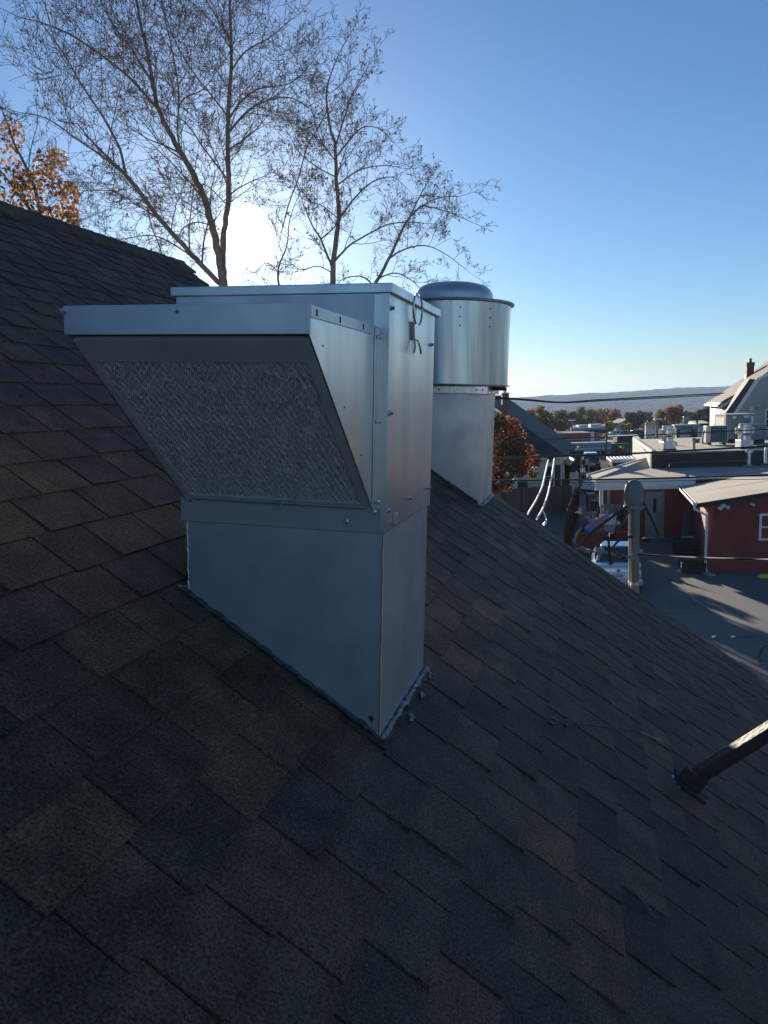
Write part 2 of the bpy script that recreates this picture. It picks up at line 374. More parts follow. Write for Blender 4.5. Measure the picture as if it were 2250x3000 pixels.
# ------------------------------------------------------------------ the house under the camera
def build_house():
    base = V((*(P0 + A_ * 2 + DH * .5).xy, 0))
    root = thing('shingled_house', base, 'house with the dark brown shingle roof filling the foreground', 'house')
    deck = MB()
    pts = [RP(A_NEAR, S_RIDGE, -.012), RP(A_NEAR, S_EAVE, -.012), RP(rake(S_EAVE) - .02, S_EAVE, -.012), RP(rake(-.3) - .02, -.3, -.012), RP(rake(S_RIDGE) - .02, S_RIDGE, -.012)]
    deck.slab(pts, NR * -.10)
    rf = deck.build('roof', mat('roof_felt', (0.02, 0.02, 0.02), None, rough=0.9), root)
    # far slope beyond the ridge
    DS2 = -DH * math.cos(TH) - Z * math.sin(TH); N2 = -DH * math.sin(TH) + Z * math.cos(TH)
    r0, r1 = RP(A_NEAR, S_RIDGE, -.01), RP(rake(S_RIDGE), S_RIDGE, -.01)
    b = MB(); b.slab([r0, r1, r1 + DS2 * 6, r0 + DS2 * 6], N2 * -.1); b.build('back_slope', SHINGLE, rf)
    # walls under the roof
    w = MB()
    zt = lambda s: RP(0, s, -.14).z
    e0, e1 = RP(A_NEAR + .4, S_EAVE - .4), RP(5.45, S_EAVE - .4)
    g0, g1 = RP(A_NEAR + .4, S_RIDGE), RP(5.45, S_RIDGE)
    h0, h1 = g0 + DS2 * 5.6, g1 + DS2 * 5.6
    for p, q, r in ((e1, g1, h1), (e0, g0, h0)):
        poly = [V((p.x, p.y, 0)), V((p.x, p.y, zt(S_EAVE - .4))), V((q.x, q.y, zt(S_RIDGE) - .02)), V((r.x, r.y, r.z - .16)), V((r.x, r.y, 0))]
        w.slab(poly, A_ * .12)
    w.build('gable_wall', SIDING, root)
    w = MB(); w.slab([V((e0.x, e0.y, 0)), V((e1.x, e1.y, 0)), V((e1.x, e1.y, zt(S_EAVE - .4))), V((e0.x, e0.y, zt(S_EAVE - .4)))], -DH * .12)
    w.build('side_wall', SIDING, root)
    # rake boards along the far gable edge
    tr = MB()
    a1 = [RP(rake(s) - .045, s, -.02) for s in (S_EAVE, -.3)]; 
    tr.slab([a1[0], a1[1], a1[1] - NR * .14, a1[0] - NR * .14], A_ * .022)
    a2 = [RP(rake(s) - .045, s, -.02) for s in (-.3, S_RIDGE)]
    tr.slab([a2[0], a2[1], a2[1] - NR * .14, a2[0] - NR * .14], A_ * .022)
    tr.build('rake_board', mat('brown_trim', (0.09, 0.06, 0.05), None, rough=0.6), root)
    # shingle tabs, course by course
    e = 0.141
    tabs = []
    k = 0; s = .503 + e * 24
    rnd = random.Random(5)
    while s > S_RIDGE + .05:
        a = A_NEAR - rnd.random() * .3
        end = rake(s) + .012; hi = rnd.random() < .5
        while a < end:
            wd = rnd.choice((.17, .20, .215, .225, .24, .255)) + rnd.uniform(-.012, .012)
            b1 = min(a + wd, end)
            if end - b1 < .07: b1 = end
            hi = not hi if rnd.random() < .86 else hi
            th = .0066 if hi else .0048
            tabs.append((max(a, A_NEAR), b1, s + rnd.uniform(-.003, .003), th + rnd.uniform(-.0004, .0004)))
            a = b1
        s -= e; k += 1
    def tab_geo(t):
        a0, a1, sb, th = t
        gap = .0019
        a0 += gap; a1 -= gap
        st = sb - e; lift = random.uniform(0, .0018)
        top = [RP(a0, sb, th + .0024 + lift), RP(a1, sb, th - .0012), RP(a1, st - .03, .0002), RP(a0, st - .03, .0016)]
        bot = [RP(a0, sb, -.006), RP(a1, sb, -.006), RP(a1, st - .03, -.008), RP(a0, st - .03, -.008)]
        return bot, top
    def area(t):
        c = [RP(t[0], t[2]), RP(t[1], t[2]), RP(t[1], t[2] - e), RP(t[0], t[2] - e)]
        for p in c:
            if (p - CAM).dot(FWD) < .25: return 0
        q = [px(p) for p in c]; cx = sum(p[0] for p in q) / 4; cy = sum(p[1] for p in q) / 4
        if not (-60 < cx < 2310 and 500 < cy < 3080): return 0
        if 560 < cx < 1240 and 850 < cy < 1480 + (cx - 560) * .75: return 0
        ar = 0
        for i in range(4):
            x0, y0 = q[i]; x1, y1 = q[(i + 1) % 4]; ar += x0 * y1 - x1 * y0
        return abs(ar) / 2
    order = sorted(range(len(tabs)), key=lambda i: -area(tabs[i]))
    single = set(order[:300])
    rest = MB()
    for i, t in enumerate(tabs):
        bot, top = tab_geo(t)
        if i in single:
            MB().hexa(bot, top).build('shingle', SHINGLE, rf)
        else: rest.hexa(bot, top)
    tag(rest.build('shingle_field', SHINGLE, rf), kind='stuff')
    # ridge caps
    a = A_NEAR; i = 0
    while a < rake(S_RIDGE) - .02:
        c = MB(); t = .012; a1 = min(a + .30, rake(S_RIDGE) + .02)
        def cp(aa, s_, lift):
            return RP(aa, S_RIDGE + s_, t + lift) if s_ > 0 else RP(aa, S_RIDGE, t + lift + .014) if s_ == 0 else RP(aa, S_RIDGE, t + lift) + DS2 * .15
        lo = [cp(a, .15, .0), cp(a, .04, .004), cp(a, 0, .002), cp(a, -.15, 0)]
        hi = [cp(a1, .15, .012), cp(a1, .04, .016), cp(a1, 0, .014), cp(a1, -.15, .012)]
        c.add([*lo, *hi] + [p - Z * .02 for p in lo + hi], [(0, 1, 5, 4), (1, 2, 6, 5), (2, 3, 7, 6), (4, 5, 13, 12), (5, 6, 14, 13), (6, 7, 15, 14), (0, 4, 12, 8), (3, 11, 15, 7), (0, 8, 9, 1), (1, 9, 10, 2), (2, 10, 11, 3)])
        c.build('ridge_shingle', SHINGLE, rf); a += .142
build_house()

# ------------------------------------------------------------------ rooftop units
LEAN = math.radians(2.9)
ZZ = Z * math.cos(LEAN) + DH * math.sin(LEAN)
BB = DH * math.cos(LEAN) - Z * math.sin(LEAN)
def hexbolt(name, p, nrm, r, parent, m=None, length=.008, washer=True):
    t = V((0, 0, 1)) if abs(nrm.z) < .9 else V((1, 0, 0))
    ex = t.cross(nrm).normalized(); ey = nrm.cross(ex)
    b = MB(); b.lathe(p, ex, ey, nrm, [(r, 0), (r, length), (r * .8, length * 1.15)], 6)
    if washer: b.lathe(p, ex, ey, nrm, [(r * 1.5, -.001), (r * 1.5, .0015), (r * 1.3, .002)], 12)
    return b.build(name, m or STEEL, parent)
def bead(pts, r, jit, n=8, step=.012):
    pts = curve_pts(pts, 4); res = []; rs = []
    for i in range(len(pts) - 1):
        d = (pts[i + 1] - pts[i]).length; k = max(1, int(d / step))
        for j in range(k):
            p = pts[i].lerp(pts[i + 1], j / k)
            res.append(p + V([random.uniform(-1, 1) for _ in range(3)]) * jit); rs.append(r * random.uniform(.65, 1.35))
    return MB().tube(res, rs, n)

def build_intake():
    O = roof(1112, 2172)
    def U(x, y, z): return O + BB * x + A_ * y + ZZ * z
    def onroof(x, y, h=-.03):
        p = U(x, y, 0); t = (P0 - p).dot(NR) / ZZ.dot(NR); return p + ZZ * (t + h)
    root = thing('intake_unit', V(O), 'square metal air intake box with a sloped screened hood, nearest on the roof', 'air intake')
    W, Dp = .534, .52
    c = MB(); c4 = [(-W, 0), (0, 0), (0, Dp), (-W, Dp)]
    c.hexa([onroof(x, y) for x, y in c4], [U(x, y, .545) for x, y in c4])
    curb = c.build('curb', GALV, root, bevel=.002)
    # folded seam strips up the curb corners
    for x, y, ey in ((0, 0, -1), (-W, 0, -1)):
        pts = []
        b0 = onroof(x, y); n = 26
        for i in range(n + 1):
            p = b0.lerp(U(x, y, .537), i / n); pts.append(p + BB * random.uniform(-.0012, .0012) - A_ * .0005)
        MB().tube(pts, .0022, 5).build('seam', STEEL, curb)
    cab = MB(); cab.box(O, BB, A_, ZZ, (-.546, .006), (-.007, .528), (.539, 1.111))
    cabinet = cab.build('cabinet', GALV2, root, bevel=.003)
    bd = MB(); bd.box(O, BB, A_, ZZ, (-.5455, -.001), (-.0095, -.0065), (.541, .600)); bd.build('lower_band', BAND, cabinet)
    fl = MB(); fl.box(O, BB, A_, ZZ, (-.006, .0085), (-.0105, -.0065), (.542, 1.108)); fl.build('corner_flange', GALV2, cabinet)
    pn = MB(); pn.box(O, BB, A_, ZZ, (-.545, -.03), (-.0092, -.0066), (1.034, 1.106)); pn.build('upper_panel', GALV, cabinet)
    ld = MB(); ld.box(O, BB, A_, ZZ, (-.558, .016), (-.016, .566), (1.1085, 1.131))
    ld.build('lid', GALV2, root, bevel=.002)
    # hood
    hd = MB(); x0, x1, d = -.530, -.022, -.455
    hd.box(O, BB, A_, ZZ, (x0 - .001, x1 + .001), (d + .003, -.010), (1.0305, 1.0335))
    hood = hd.build('hood', GALV, root)
    fb = MB(); fb.box(O, BB, A_, ZZ, (x0 - .004, x1 + .003), (d - .003, d), (.981, 1.0365)); fb.build('front_band', GALV, hood, bevel=.001)
    for xx, sg in ((x1, 1), (x0, -1)):
        sp = MB(); poly = [U(xx, -.010, 1.030), U(xx, d, 1.030), U(xx, d, .982), U(xx, -.010, .592)]
        sp.slab(poly, BB * (-.003 * sg)); sp.build('side_panel', GALV2, hood)
        fp = MB(); fp.box(O, BB, A_, ZZ, sorted((xx + .0008 * sg, xx + .0030 * sg)), (d + .002, -.05), (1.012, 1.0300)); fp.build('top_flange', GALV, hood)
        if sg > 0:
            vf = MB(); vf.box(O, BB, A_, ZZ, (xx - .001, xx + .0185), (-.0135, -.0102), (.60, 1.035)); vf.build('mounting_flange', GALV2, hood)
            vr = MB(); vr.box(O, BB, A_, ZZ, (xx + .001, xx + .004), (-.030, -.0130), (.615, 1.028)); vr.build('seam_rib', STEEL, hood)
            for yy in (d + .03, -.29, -.13):
                sl_ = MB(); sl_.box(O, BB, A_, ZZ, (xx + .0030, xx + .0042), (yy, yy + .004), (1.016, 1.028)); sl_.build('slot', BLACKM, hood)
            for t in (.12, .42, .70):
                q = U(xx, d + (-.01 - d) * t + .02, .982 + (.592 - .982) * t + .03); hexbolt('rivet', q, BB, .0022, hood, BLACKM, .001, False)
    # slanted screen in the hood opening
    pa, pb = V((d + .012, .972)), V((-.020, .606))
    def S(x, t, h=0.0):
        yy, zz = pa.x + (pb.x - pa.x) * t, pa.y + (pb.y - pa.y) * t
        n = V((-(pa.y - pb.y), -(pb.x - pa.x))).normalized()      # outward: forward and down
        return U(x, yy + n.x * h, zz + n.y * h)
    bk = MB(); bk.quad(S(x0 + .004, 0, -.012), S(x1 - .004, 0, -.012), S(x1 - .004, 1, -.012), S(x0 + .004, 1, -.012)); bk.build('filter_backing', mat('filter_backing', (0.5, 0.5, 0.5), (0.4, 0.4, 0.4), rough=.5, metal=.3, scale=60), hood)
    fr = MB()
    for xa, xb, ta, tb in ((x0 + .004, x0 + .022, 0, 1), (x1 - .026, x1 - .004, 0, 1), (x0 + .022, x1 - .026, 0, .105), (x0 + .022, x1 - .026, .978, 1)):
        fr.hexa([S(xa, ta, -.010), S(xb, ta, -.010), S(xb, tb, -.010), S(xa, tb, -.010)], [S(xa, ta, .001), S(xb, ta, .001), S(xb, tb, .001), S(xa, tb, .001)])
    fr.build('filter_frame', DARKFR, hood)
    lip = MB(); lip.tube([S(x0 + .02, 1.0, .004), S(x1 - .02, 1.0, .004)], .0028, 6); lip.build('filter_lip', STEEL, hood)
    sc = MB(); rnd = random.Random(3); xl, xr, Tn = x0 + .021, x1 - .025, .875; Ls = math.hypot(pb.x - pa.x, pb.y - pa.y) * Tn
    pitch_ = .0050; wd_ = .0013
    for sg in (1, -1):                                   # two families of slanting strands, woven over and under
        c = -Ls
        while c < (xr - xl) + Ls:
            n = 46; pv = None
            for i in range(n + 1):
                q = Ls * i / n; xx = c + (q * .55 if sg > 0 else Ls * .55 - q * .55)
                if xx < 0 or xx > xr - xl: pv = None; continue
                h = .0016 * math.sin(i * 1.9 + (0 if sg > 0 else math.pi) + c * 430) + rnd.uniform(-.0004, .0004)
                cur = (S(xl + xx - wd_, .104 + Tn * i / n, h - .003), S(xl + xx + wd_, .104 + Tn * i / n, h - .003 + rnd.uniform(-.0012, .0012)))
                if pv: sc.quad(pv[0], pv[1], cur[1], cur[0])
                pv = cur
            c += pitch_
    tag(sc.build('filter_mesh', MESHM, hood), kind='stuff')
    # bolts and latch
    def SP(u, v, h=.0075): return hit(u, v, O + BB * .0062, BB)
    def FP(u, v): return hit(u, v, O - A_ * .0100, A_)
    for u, v in ((1146, 903), (1142, 1211), (1252, 1429), (1198, 1459), (1136, 1497), (1262, 1010)):
        hexbolt('bolt', SP(u, v), BB, .0045, cabinet)
    for u, v in ((1114, 987), (1111, 1234), (1107, 1470), (1098, 1499)):
        hexbolt('bolt', FP(u, v) - A_ * .004, -A_, .0042, cabinet)
    hexbolt('bolt', FP(1015, 1528), -A_, .0045, cabinet)
    hexbolt('bolt', FP(560, 1466), -A_, .003, cabinet); hexbolt('bolt', FP(818, 1480), -A_, .003, cabinet)
    for u, v in ((187, 912), (517, 909)):
        hexbolt('bolt', hit(u, v, O + A_ * (d - .003), A_), -A_, .0045, hood)
    tg = SP(1152, 1518); tb = MB(); tb.box(tg, A_, BB, ZZ, (-.004, .004), (0, .012), (-.016, .014)); tb.build('toggle', STEEL, cabinet, bevel=.002)
    l0 = SP(1212, 972); lm = MB()
    lm.hexa([l0 + A_ * x_ + ZZ * -.022 + BB * h_ for x_, h_ in ((-.026, 0), (.026, 0), (.026, .010), (-.026, .010))],
            [l0 + A_ * x_ + ZZ * .024 + BB * h_ for x_, h_ in ((-.034, 0), (.034, 0), (.034, .010), (-.034, .010))])
    latch = lm.build('latch', STEEL, cabinet, bevel=.002)
    ring = [l0 + ZZ * (.058 + .042 * math.sin(t)) + A_ * (.052 * math.cos(t)) + BB * .010 for t in [math.pi * 2 * i / 22 * .86 - 1.1 for i in range(23)]]
    MB().tube(ring, .0028, 6).build('latch_ring', STEEL, latch, True)
    for sg in (-1, 1):
        MB().tube(curve_pts([l0 + A_ * .022 * sg - ZZ * .02 + BB * .006, l0 + A_ * .030 * sg - ZZ * .04 + BB * .012, l0 + A_ * .042 * sg - ZZ * .055 + BB * .012]), .0032, 6).build('latch_hook', STEEL, latch, True)
    # sealant round the base
    f0 = [onroof(-W - .02, -.005, .012), onroof(-W * .7, -.006, .013), onroof(-W * .35, -.006, .013), onroof(-.01, -.006, .013), onroof(.012, -.007, .012)]
    bead(f0, .0062, .0030).build('sealant_bead', SEALD, root, True)
    f1 = [onroof(.008, -.008, .013), onroof(.008, .15, .013), onroof(.008, .33, .013), onroof(.008, Dp + .02, .013)]
    tag(bead(f1, .0066, .0030).build('sealant_bead', SEALS, root, True), 'silver sealant bead along the right side')
    for y_, x_ in ((.36, .034), (.20, .038), (.52, .024)):
        p = onroof(x_, y_, .012)
        bead([p - A_ * .02 + BB * .004 - NR * .004, p - NR * .003, p + A_ * .014 - BB * .010 - NR * .004, p + BB * .014 + A_ * .01 - NR * .006], .0042, .0035).build('sealant_lump', SEALS, root, True)
    p = onroof(-W - .01, .01, .012); bead([p - BB * .03, p, p + A_ * .015], .006, .003).build('sealant_lump', SEALS, root, True)
    # dark smear on the curb near the front corner
    sm = MB(); q = hit(1088, 2108, O - A_ * .0004, A_)
    sm.slab([q + BB * x_ + ZZ * z_ for x_, z_ in ((-.008, .008), (0, .010), (.007, .004), (.006, -.003), (.002, -.004), (.0005, -.013), (-.002, -.005), (-.006, 0))], -A_ * .0006)
    sm.build('tar_smear', SEALD, curb)
build_intake()

def build_fan():
    O = roof(1407, 1485)
    def U(x, y, z): return O + BB * x + A_ * y + ZZ * z
    def onroof(x, y, h=-.03):
        p = U(x, y, 0); t = (P0 - p).dot(NR) / ZZ.dot(NR); return p + ZZ * (t + h)
    root = thing('exhaust_fan', V(O), 'tall spun-metal exhaust fan drum on a sheet metal curb behind the intake box', 'exhaust fan')
    c4 = [(-.555, 0), (0, 0), (0, .57), (-.555, .57)]
    c = MB(); c.hexa([onroof(x, y) for x, y in c4], [U(x, y, .750) for x, y in c4]); curb = c.build('curb', GALV, root, bevel=.003)
    cp = MB(); cp.box(O, BB, A_, ZZ, (-.578, .024), (-.024, .594), (.746, .797)); cap = cp.build('curb_cap', GALV2, root, bevel=.003)
    for x in (-.30, -.05, -.01): hexbolt('bolt', U(x, -.024, .772), -A_, .006, cap, BLACKM, .003, False)
    o = U(-.275, .285, 0)
    dr = MB(); dr.lathe(o, BB, A_, ZZ, [(.30, .798), (.405, .800), (.407, .806), (.390, .810), (.388, 1.08), (.391, 1.335), (.385, 1.336)], 72)
    drum = dr.build('drum', SPUN, root, True)
    MB().lathe(o, BB, A_, ZZ, [(.388, 1.3365), (.412, 1.338), (.416, 1.346), (.410, 1.354), (.30, 1.357)], 72).build('rim', GALV, root, True)
    dome = [(.268, 1.3575), (.268, 1.400), (.262, 1.425), (.245, 1.450), (.215, 1.470), (.165, 1.484), (.10, 1.491), (.03, 1.493)]
    MB().lathe(o, BB, A_, ZZ, dome, 64).build('dome', GALV, root, True)
    MB().lathe(o, BB, A_, ZZ, [(.271, 1.3572), (.271, 1.364), (.268, 1.365)], 64).build('dome_band', GALV, root, True)
    for si in (.29, .745, -.28):
        cx = math.sqrt(1 - si * si)
        nrm = (BB * si - A_ * cx)
        for z_ in (1.292, 1.235, 1.178): hexbolt('rivet', o + nrm * .389 + ZZ * z_, nrm, .0055, drum, BLACKM, .003, False)
    sb = MB(); sb.box(o, BB, A_, ZZ, (.30, .38), (-.04, .06), (.772, .797)); sb.build('drain_box', BLACKM, root)
    for pts, m in (([(-.575, -.004), (-.3, -.006), (0, -.006)], SEALD), ([(.010, -.008), (.010, .3), (.010, .59)], SEALS)):
        bead([onroof(x, y, .014) for x, y in pts], .010, .004, 7, .02).build('sealant_bead', m, root, True)
build_fan()

# ------------------------------------------------------------------ service mast and its cables
def build_mast():
    pb = hit(1857, 1731, RP(5.93, 0), A_)
    top = hit(1858, 1490, pb, A_); base = V((pb.x, pb.y, 0.6))
    root = thing('service_mast', base, 'grey electrical service mast with a rounded weatherhead at the gable edge', 'mast')
    d = (top - pb).normalized()
    MB().tube([pb - d * (pb.z - .6), pb, top + d * .02], .0395, 20).build('pipe', PIPE, root, True)
    MB().tube([pb + d * .05, pb + d * .075], .043, 20).build('clamp', STEEL, root, True)
    MB().tube([pb + d * .42, pb + d * .435], .0415, 20).build('coupling', PIPE, root, True)
    ex, ey = RGT, A_
    o = top
    MB().lathe(o, ex, ey, d, [(.055, -.01), (.080, .004), (.082, .020), (.078, .030), (.05, .032)], 32).build('collar', GREYPL, root, True)
    hp = [(.071, .033), (.074, .06), (.0745, .12), (.070, .155), (.058, .186), (.038, .206), (.014, .215)]
    MB().lathe(o, ex, ey, d, hp, 32, 1.0, .85).build('weatherhead', GREYPL, root, True)
    rim = [o + ex * (-.080 + .03 * math.sin(t * math.pi / 2) * t) + d * (.03 + .172 * t) - ey * .03 for t in [i / 10 for i in range(11)]]
    MB().tube(rim, .0065, 7).build('hood_lip', GREYPL, root, True)
    yy = (pb - CAM).y
    def cable(name, pts, r, m, label, dy=0.0, cat='cable'):
        P = curve_pts([at(u, v, yy + dy + (q[0] if q else 0)) for u, v, *q in pts], 6)
        return tag(MB().tube(P, r, 8).build(name, m, None, True, loc=P[0]), label, cat)
    cable('service_cable', [(1850, 1486), (1828, 1490), (1760, 1540), (1715, 1575), (1690, 1603)], .010, CABLEB, 'thick black cable slanting down left from the weatherhead', -.05)
    cable('service_cable', [(1704, 1546), (1692, 1560), (1683, 1580), (1685, 1597), (1692, 1606)], .010, CABLEG, 'short pale grey cable end curving up above the roof edge', -.04)
    k = thing('cable_connector', at(1703, 1612, yy - .06), 'grey cone-shaped wire connector at the roof edge', 'connector')
    a, b = at(1690, 1606, yy - .06), at(1716, 1613, yy - .06)
    MB().tube([a, a.lerp(b, .35), a.lerp(b, .9), b], [.010, .021, .024, .014], 12).build('sleeve', GREYPL, k, True)
    MB().tube([b, b.lerp(at(1745, 1617, yy - .06), .5), at(1745, 1617, yy - .06)], .007, 8).build('rod', PIPE, k, True)
    k = thing('wedge_clamp', at(1755, 1614, yy - .06), 'tan plastic wedge clamp holding the service drop left of the mast', 'clamp')
    a, b = at(1743, 1612, yy - .06), at(1768, 1616, yy - .06)
    MB().tube([a, b], [.024, .022], 10).build('body', mat('tan_plastic', (0.36, 0.33, 0.25), None, rough=0.5), k, True)
    MB().tube([at(1752, 1616, yy - .08), at(1756, 1626, yy - .08)], .012, 8).build('wedge', MATS['tan_plastic'], k, True)
    MB().tube([at(1748, 1613, yy - .06), at(1748, 1604, yy - .06)], .014, 8).build('stub', MATS['tan_plastic'], k, True)
    cable('service_cable', [(1766, 1617), (1800, 1624), (1838, 1632), (1858, 1636, .02)], .0105, CABLEG, 'grey twisted cable from the tan clamp to the mast', -.06)
    k = thing('splice_block', at(1793, 1571, yy - .06), 'black taped cable splice block left of the mast', 'splice')
    MB().box(at(1793, 1571, yy - .06), X, Y, Z, (-.020, .020), (-.018, .018), (-.023, .023)).build('block', BLACKM, k, bevel=.006)
    cable('service_cable', [(1797, 1562), (1816, 1546), (1834, 1520), (1845, 1492)], .0075, CABLEB, 'thin black cable rising from the splice block to the weatherhead', -.06)
    cable('service_cable', [(1788, 1564), (1797, 1550), (1806, 1532)], .006, CABLEG, 'short thin cable stub above the splice block', -.06)
    cable('service_cable', [(1779, 1576), (1765, 1584), (1752, 1596), (1749, 1606)], .0085, CABLEB, 'black cable looping from the splice block to the tan clamp', -.06)
    cable('service_cable', [(1782, 1570), (1784, 1600), (1787, 1640), (1788, 1653), (1795, 1648), (1815, 1637), (1850, 1634, .04)], .0088, CABLEB, 'black cable hanging straight down from the splice block', -.07)
    cable('service_cable', [(1855, 1573), (1825, 1577), (1800, 1597), (1799, 1612), (1810, 1625), (1835, 1632)], .0085, CABLEB, 'black cable in a round loop just left of the mast', -.065)
    cable('service_cable', [(1884, 1471), (1895, 1492), (1915, 1530), (1927, 1562), (1926, 1578), (1915, 1587), (1896, 1586)], .011, CABLEB, 'black cable drooping from the weatherhead on the right of the mast', -.02)
    tag(bead([at(1897, 1587, yy - .02), at(1890, 1583, yy - .02), at(1886, 1588, yy - .02)], .016, .006).build('tape_wrap', BLACKM, None, True, loc=at(1890, 1585, yy - .02)), 'lump of black tape on the end of the drooping cable', 'tape')
    # service drop leaving to the right
    for off, lab, m, r in ((0, 'upper black conductor of the service drop right of the mast', CABLEB, .008), (5, 'lower pale conductor of the service drop right of the mast', CABLEG, .006)):
        P = curve_pts([at(1868, 1624 + off * .6, yy), at(1960, 1630 + off * .3, yy - .3), at(2050, 1634 + off, yy - .6), at(2150, 1637 + off * .2, yy - .9), at(2270, 1640 + off, yy - 1.2), at(2600, 1640 + off, yy - 2)], 5)
        tag(MB().tube(P, r, 6).build('service_drop', m, None, True, loc=P[0]), lab, 'cable', 'service drop conductors')
    # two white-sleeved conductors hanging from the line wire
    for pts, lab in (([(1607, 1346, 16), (1600, 1375, 14), (1590, 1420, 11), (1573, 1460, 8.6), (1552, 1496, 7.0), (1546, 1506, 6.8)], 'left white-sleeved wire hanging in front of the cream house'),
                     ([(1625, 1341, 16), (1619, 1380, 14), (1607, 1440, 11), (1596, 1475, 8.8), (1589, 1492, 7.6), (1580, 1508, 7.0), (1572, 1521, 6.8)], 'right white-sleeved wire hanging in front of the cream house')):
        P = curve_pts([at(*p) for p in pts], 6)
        w = tag(MB().tube(P, [.012 * (p.y / 16) + .004 for p in P], 8).build('sleeved_wire', WHITEPL, None, True, loc=P[0]), lab, 'wire', 'white sleeved wires')
    P = curve_pts([at(1589, 1492, 7.6), at(1597, 1510, 7.2), at(1601, 1525, 7.0), at(1593, 1537, 6.9)], 6)
    tag(MB().tube(P, [.005] * (len(P) - 5) + [.012] * 5, 7).build('wire_tail', WHITEPL, None, True, loc=P[0]), 'thin curled wire tail above the roof edge', 'wire')
build_mast()

# ------------------------------------------------------------------ brace, anchors, twigs on the roof
def build_roof_bits():
    foot = roof(2012, 2300) + NR * .03
    q = hit(2152, 2205, P0 + NR * .21, NR); d = (q - foot).normalized()
    root = thing('roof_brace', foot, 'brown square steel brace rising from the shingles at the right edge', 'brace')
    ey = d.cross(NR).normalized(); ez = ey.cross(d)
    MB().box(foot, d, ey, ez, (-.01, 1.6), (-.026, .026), (-.024, .024)).build('tube', RUSTY, root, bevel=.006)
    f = roof(2005, 2305)
    MB().box(f, A_, DS, NR, (-.05, .07), (-.045, .075), (.004, .016)).build('base_plate', BLACKM, root, bevel=.002)
    MB().box(f, A_, DS, NR, (-.012, .012), (-.04, .05), (.016, .07)).build('bracket', RUSTY, root, bevel=.002)
    bead([f + A_ * .07 - DS * .04, f - A_ * .02 - DS * .055, f - A_ * .055 - DS * .02], .008, .004).build('sealant', SEALS, root, True)
    # anchor eyes with the guy wire
    pts = []
    for u, v, lab, r in ((1611, 2124, 'left steel anchor eye on the shingles right of the intake box', .013), (1652, 2130, 'right steel anchor eye where the thin guy wire starts', .010)):
        p = roof(u, v); t = thing('anchor_eye', p, lab, 'anchor', 'anchor eyes on the roof')
        MB().tube([p - NR * .004, p + NR * .010], .009, 8).build('bolt', BLACKM, t, True)
        c = p + NR * .020
        ring = [c + DS * r * math.cos(a) + NR * r * .8 * math.sin(a) for a in [i / 16 * 2 * math.pi for i in range(17)]]
        MB().tube(ring, .0032, 7).build('ring', PIPE, t, True)
        pts.append(c)
    P = [pts[0], pts[0].lerp(pts[1], .5) + NR * .004, pts[1], hit(1900, 2095, P0 + NR * .05, NR), hit(2250, 2040, P0 + NR * .10, NR), hit(2700, 1968, P0 + NR * .16, NR)]
    tag(MB().tube(P, .0021, 5).build('guy_wire', WIREM, None, True, loc=P[0]), 'thin dark guy wire running from the anchor eyes to the right', 'wire')
    P = [pts[1], roof(1750, 2135) + NR * .012, roof(1875, 2150) + NR * .012]
    tag(MB().tube(P, .0016, 5).build('guy_wire', WIREM, None, True, loc=P[0]), 'short loose wire lying on the shingles beside the anchor eyes', 'wire')
    k = 0
    for (u0, v0, u1, v1, r, lab, m) in ((1872, 2154, 1962, 2192, .0045, 'pale bare twig lying on the shingles near the brown brace', CABLEG), (1795, 2217, 1815, 2246, .005, 'short curled twig lying on the shingles left of the brown brace', BARK),
                                        (1836, 2610, 1912, 2702, .004, 'longest dark twig on the shingles at the lower right', BARK), (2152, 2336, 2176, 2358, .005, 'tiny bark scrap on the shingles below the brown brace', BARK)):
        a, b = roof(u0, v0) + NR * .016, roof(u1, v1) + NR * .014
        P = curve_pts([a, a.lerp(b, .3) + DS * .006, a.lerp(b, .65) - A_ * .006 + NR * .004, b], 4)
        n = len(P); mb = MB().tube(P, [r * (1 - .6 * i / n) for i in range(n)], 6)
        mb.tube([P[n // 2], P[n // 2] + (b - a) * .12 + A_ * .012 + NR * .006], [r * .6, r * .3], 5)
        tag(mb.build('twig', m, None, True, loc=P[0]), lab, 'twig', 'twigs on the roof')
build_roof_bits()

